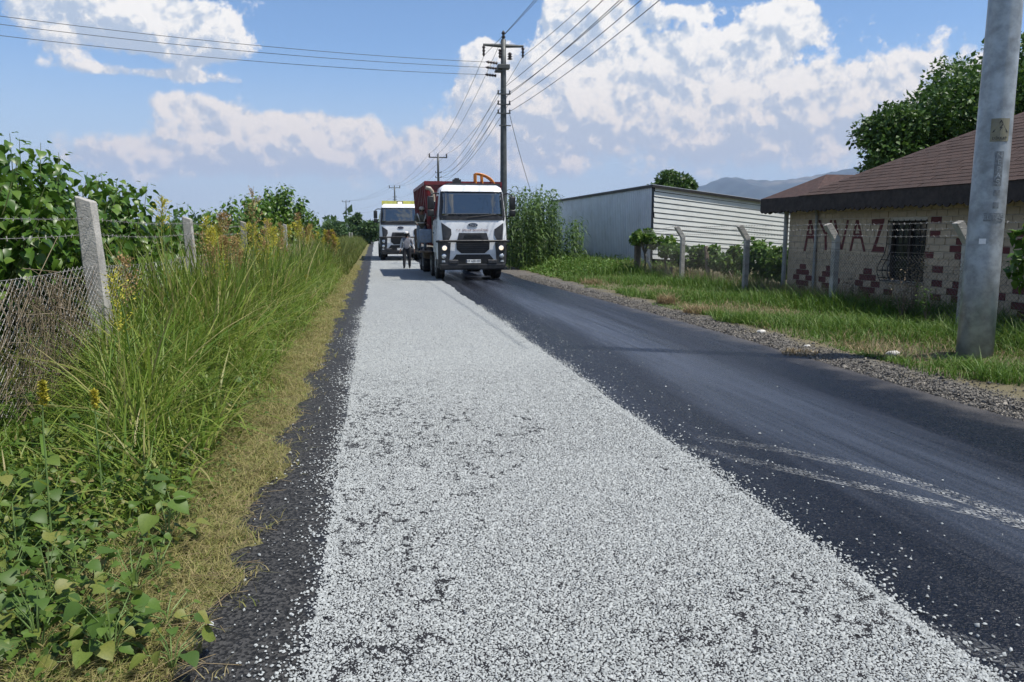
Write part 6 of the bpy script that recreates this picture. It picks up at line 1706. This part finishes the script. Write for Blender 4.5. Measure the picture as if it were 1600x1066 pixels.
# ------------------------------------------------------------------ trees and distance
p = AT_Y(1510, 215, 27)
leaf_mass('big_tree', (p.x + 1.0, p.y, 5.2), (4.9, 4.4, 4.3), 70000, .21, 'tree', 'large dense green tree rising behind the shingled roof', 'tree', 95, (.3, 4.2), QT, QF, None, .35)
p = AT_Y(1440, 235, 26)
leaf_mass('big_tree', (p.x - .2, p.y, 4.2), (2.6, 2.5, 3.0), 20000, .20, 'tree', 'lower round tree beside the large tree behind the roof', 'tree', 44, (.2, 3.0), QT, QF, None, .35)
p = AT_Y(1050, 282, 62)
leaf_mass('walnut_tree', (p.x, p.y, 5.0), (2.7, 2.4, 2.0), 12000, .26, 'tree', 'round dark tree showing over the shed roof', 'tree', 30, (.2, 4.4), QT, QF, None, .75)
gt = 'trees at the far end of the road'
for (px, Y, top, rx, lab) in ((556, 130, 330, 1.2, 'narrow pointed poplar at the far road end'), (572, 110, 345, 2.6, 'round tree beside the far poplar'), (585, 140, 346, 3.5, 'rounded tree above the far end of the chip lane'), (530, 120, 350, 3.0, 'low tree left of the far poplar'),
                         (505, 170, 352, 4.5, 'wide low tree behind the distant utility pole'), (600, 160, 350, 4.0, 'tree half hidden by the white truck'), (640, 170, 352, 4.5, 'tree seen between the two trucks')):
    p = AT_Y(px, top, Y); zc_ = p.z * .52
    leaf_mass('far_tree', (p.x, p.y, zc_), (rx, rx, p.z * .5), 1500, .55, 'tree_far', lab, 'tree', 16, (.15, zc_), QT, QF, gt, .6)
# far-off hedges as one mass
pos = []
for k in range(9000):
    px = random.uniform(-80, 620); Y = random.uniform(150, 420); q = AT_Y(px, 362, Y)
    pos.append((q.x, q.y, random.uniform(0, 1) ** .7 * (3.2 + 2.2 * math.sin(px * .05) + 1.4 * math.sin(px * .21))))
pos = np.array(pos); pos[:, 2] = np.maximum(pos[:, 2], .1)
o = mesh_obj('far_hedge', leaf_cluster_mesh('far_hedge', pos, RNG.normal(size=pos.shape), RNG.uniform(.9, 2.0, len(pos)), QT, QF), M['tree_far']); tag(o, 'far-off green hedges and orchards on the left skyline', 'hedge', kind='stuff')
pos = []
for k in range(4000):
    px = random.uniform(640, 1300); Y = random.uniform(110, 300); q = AT_Y(px, 362, Y); pos.append((q.x, q.y, random.random() ** .7 * (3.0 + 1.5 * math.sin(px * .07))))
pos = np.array(pos); pos[:, 2] = np.maximum(pos[:, 2], .1)
o = mesh_obj('far_hedge', leaf_cluster_mesh('far_hedge', pos, RNG.normal(size=pos.shape), RNG.uniform(.8, 1.7, len(pos)), QT, QF), M['tree_far']); tag(o, 'far-off hedges behind the shed', 'hedge', kind='stuff')

# hills
YH = 5200.0
prof = [(900, 352), (960, 330), (1010, 310), (1060, 296), (1095, 290), (1125, 277.5), (1145, 277), (1165, 281), (1205, 283), (1230, 281), (1262, 276), (1300, 268), (1345, 259), (1400, 252), (1480, 240), (1560, 236), (1640, 245), (1750, 262), (1900, 290), (2050, 330)]
pxs = np.linspace(900, 2050, 150); pys = np.interp(pxs, [q[0] for q in prof], [q[1] for q in prof]) + .8 * np.sin(pxs * .31) + .6 * np.sin(pxs * .83)
V = []; rows = 16
for j in range(rows):
    f = j / (rows - 1)
    for k, (a, b_) in enumerate(zip(pxs, pys)):
        Y = 3300 + (YH - 3300) * f; q = AT_Y(a, 362, YH); top = AT_Y(a, b_, YH).z
        zz_ = top * (f ** 1.15) * (1 - .16 * (1 - f) * math.sin(k * .45 + f * 5) * f * 4 * (f < .99)) - .05
        V.append((q.x * (Y / YH) ** .3, Y, zz_))
nk = len(pxs); i = (np.arange(rows - 1)[:, None] * nk + np.arange(nk - 1)[None]).ravel()
hm = np_mesh('hills', V, quads=np.stack([i, i + 1, i + nk + 1, i + nk], -1), smooth=True)
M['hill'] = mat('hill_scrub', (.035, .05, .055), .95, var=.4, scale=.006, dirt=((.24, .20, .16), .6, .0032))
o = mesh_obj('hills', hm, M['hill']); tag(o, 'blue hazy hills behind the shed and house', 'hills', kind='structure')

# ------------------------------------------------------------------ haze
bm = bmesh.new(); box(bm, (0, 1500, 349.0), (17980, 14960, 702.0)); 
hz_m = bpy.data.materials.new('haze'); hz_m.use_nodes = True; hn_ = hz_m.node_tree.nodes; hn_.clear()
pv = hn_.new('ShaderNodeVolumePrincipled'); pv.inputs['Color'].default_value = (.52, .70, 1.0, 1); pv.inputs['Density'].default_value = 9e-5; pv.inputs['Anisotropy'].default_value = .0
ho = hn_.new('ShaderNodeOutputMaterial'); hz_m.node_tree.links.new(pv.outputs[0], ho.inputs['Volume'])
o = bm_obj('haze', bm, hz_m); tag(o, 'thin bluish haze over the plain', 'haze', kind='stuff')
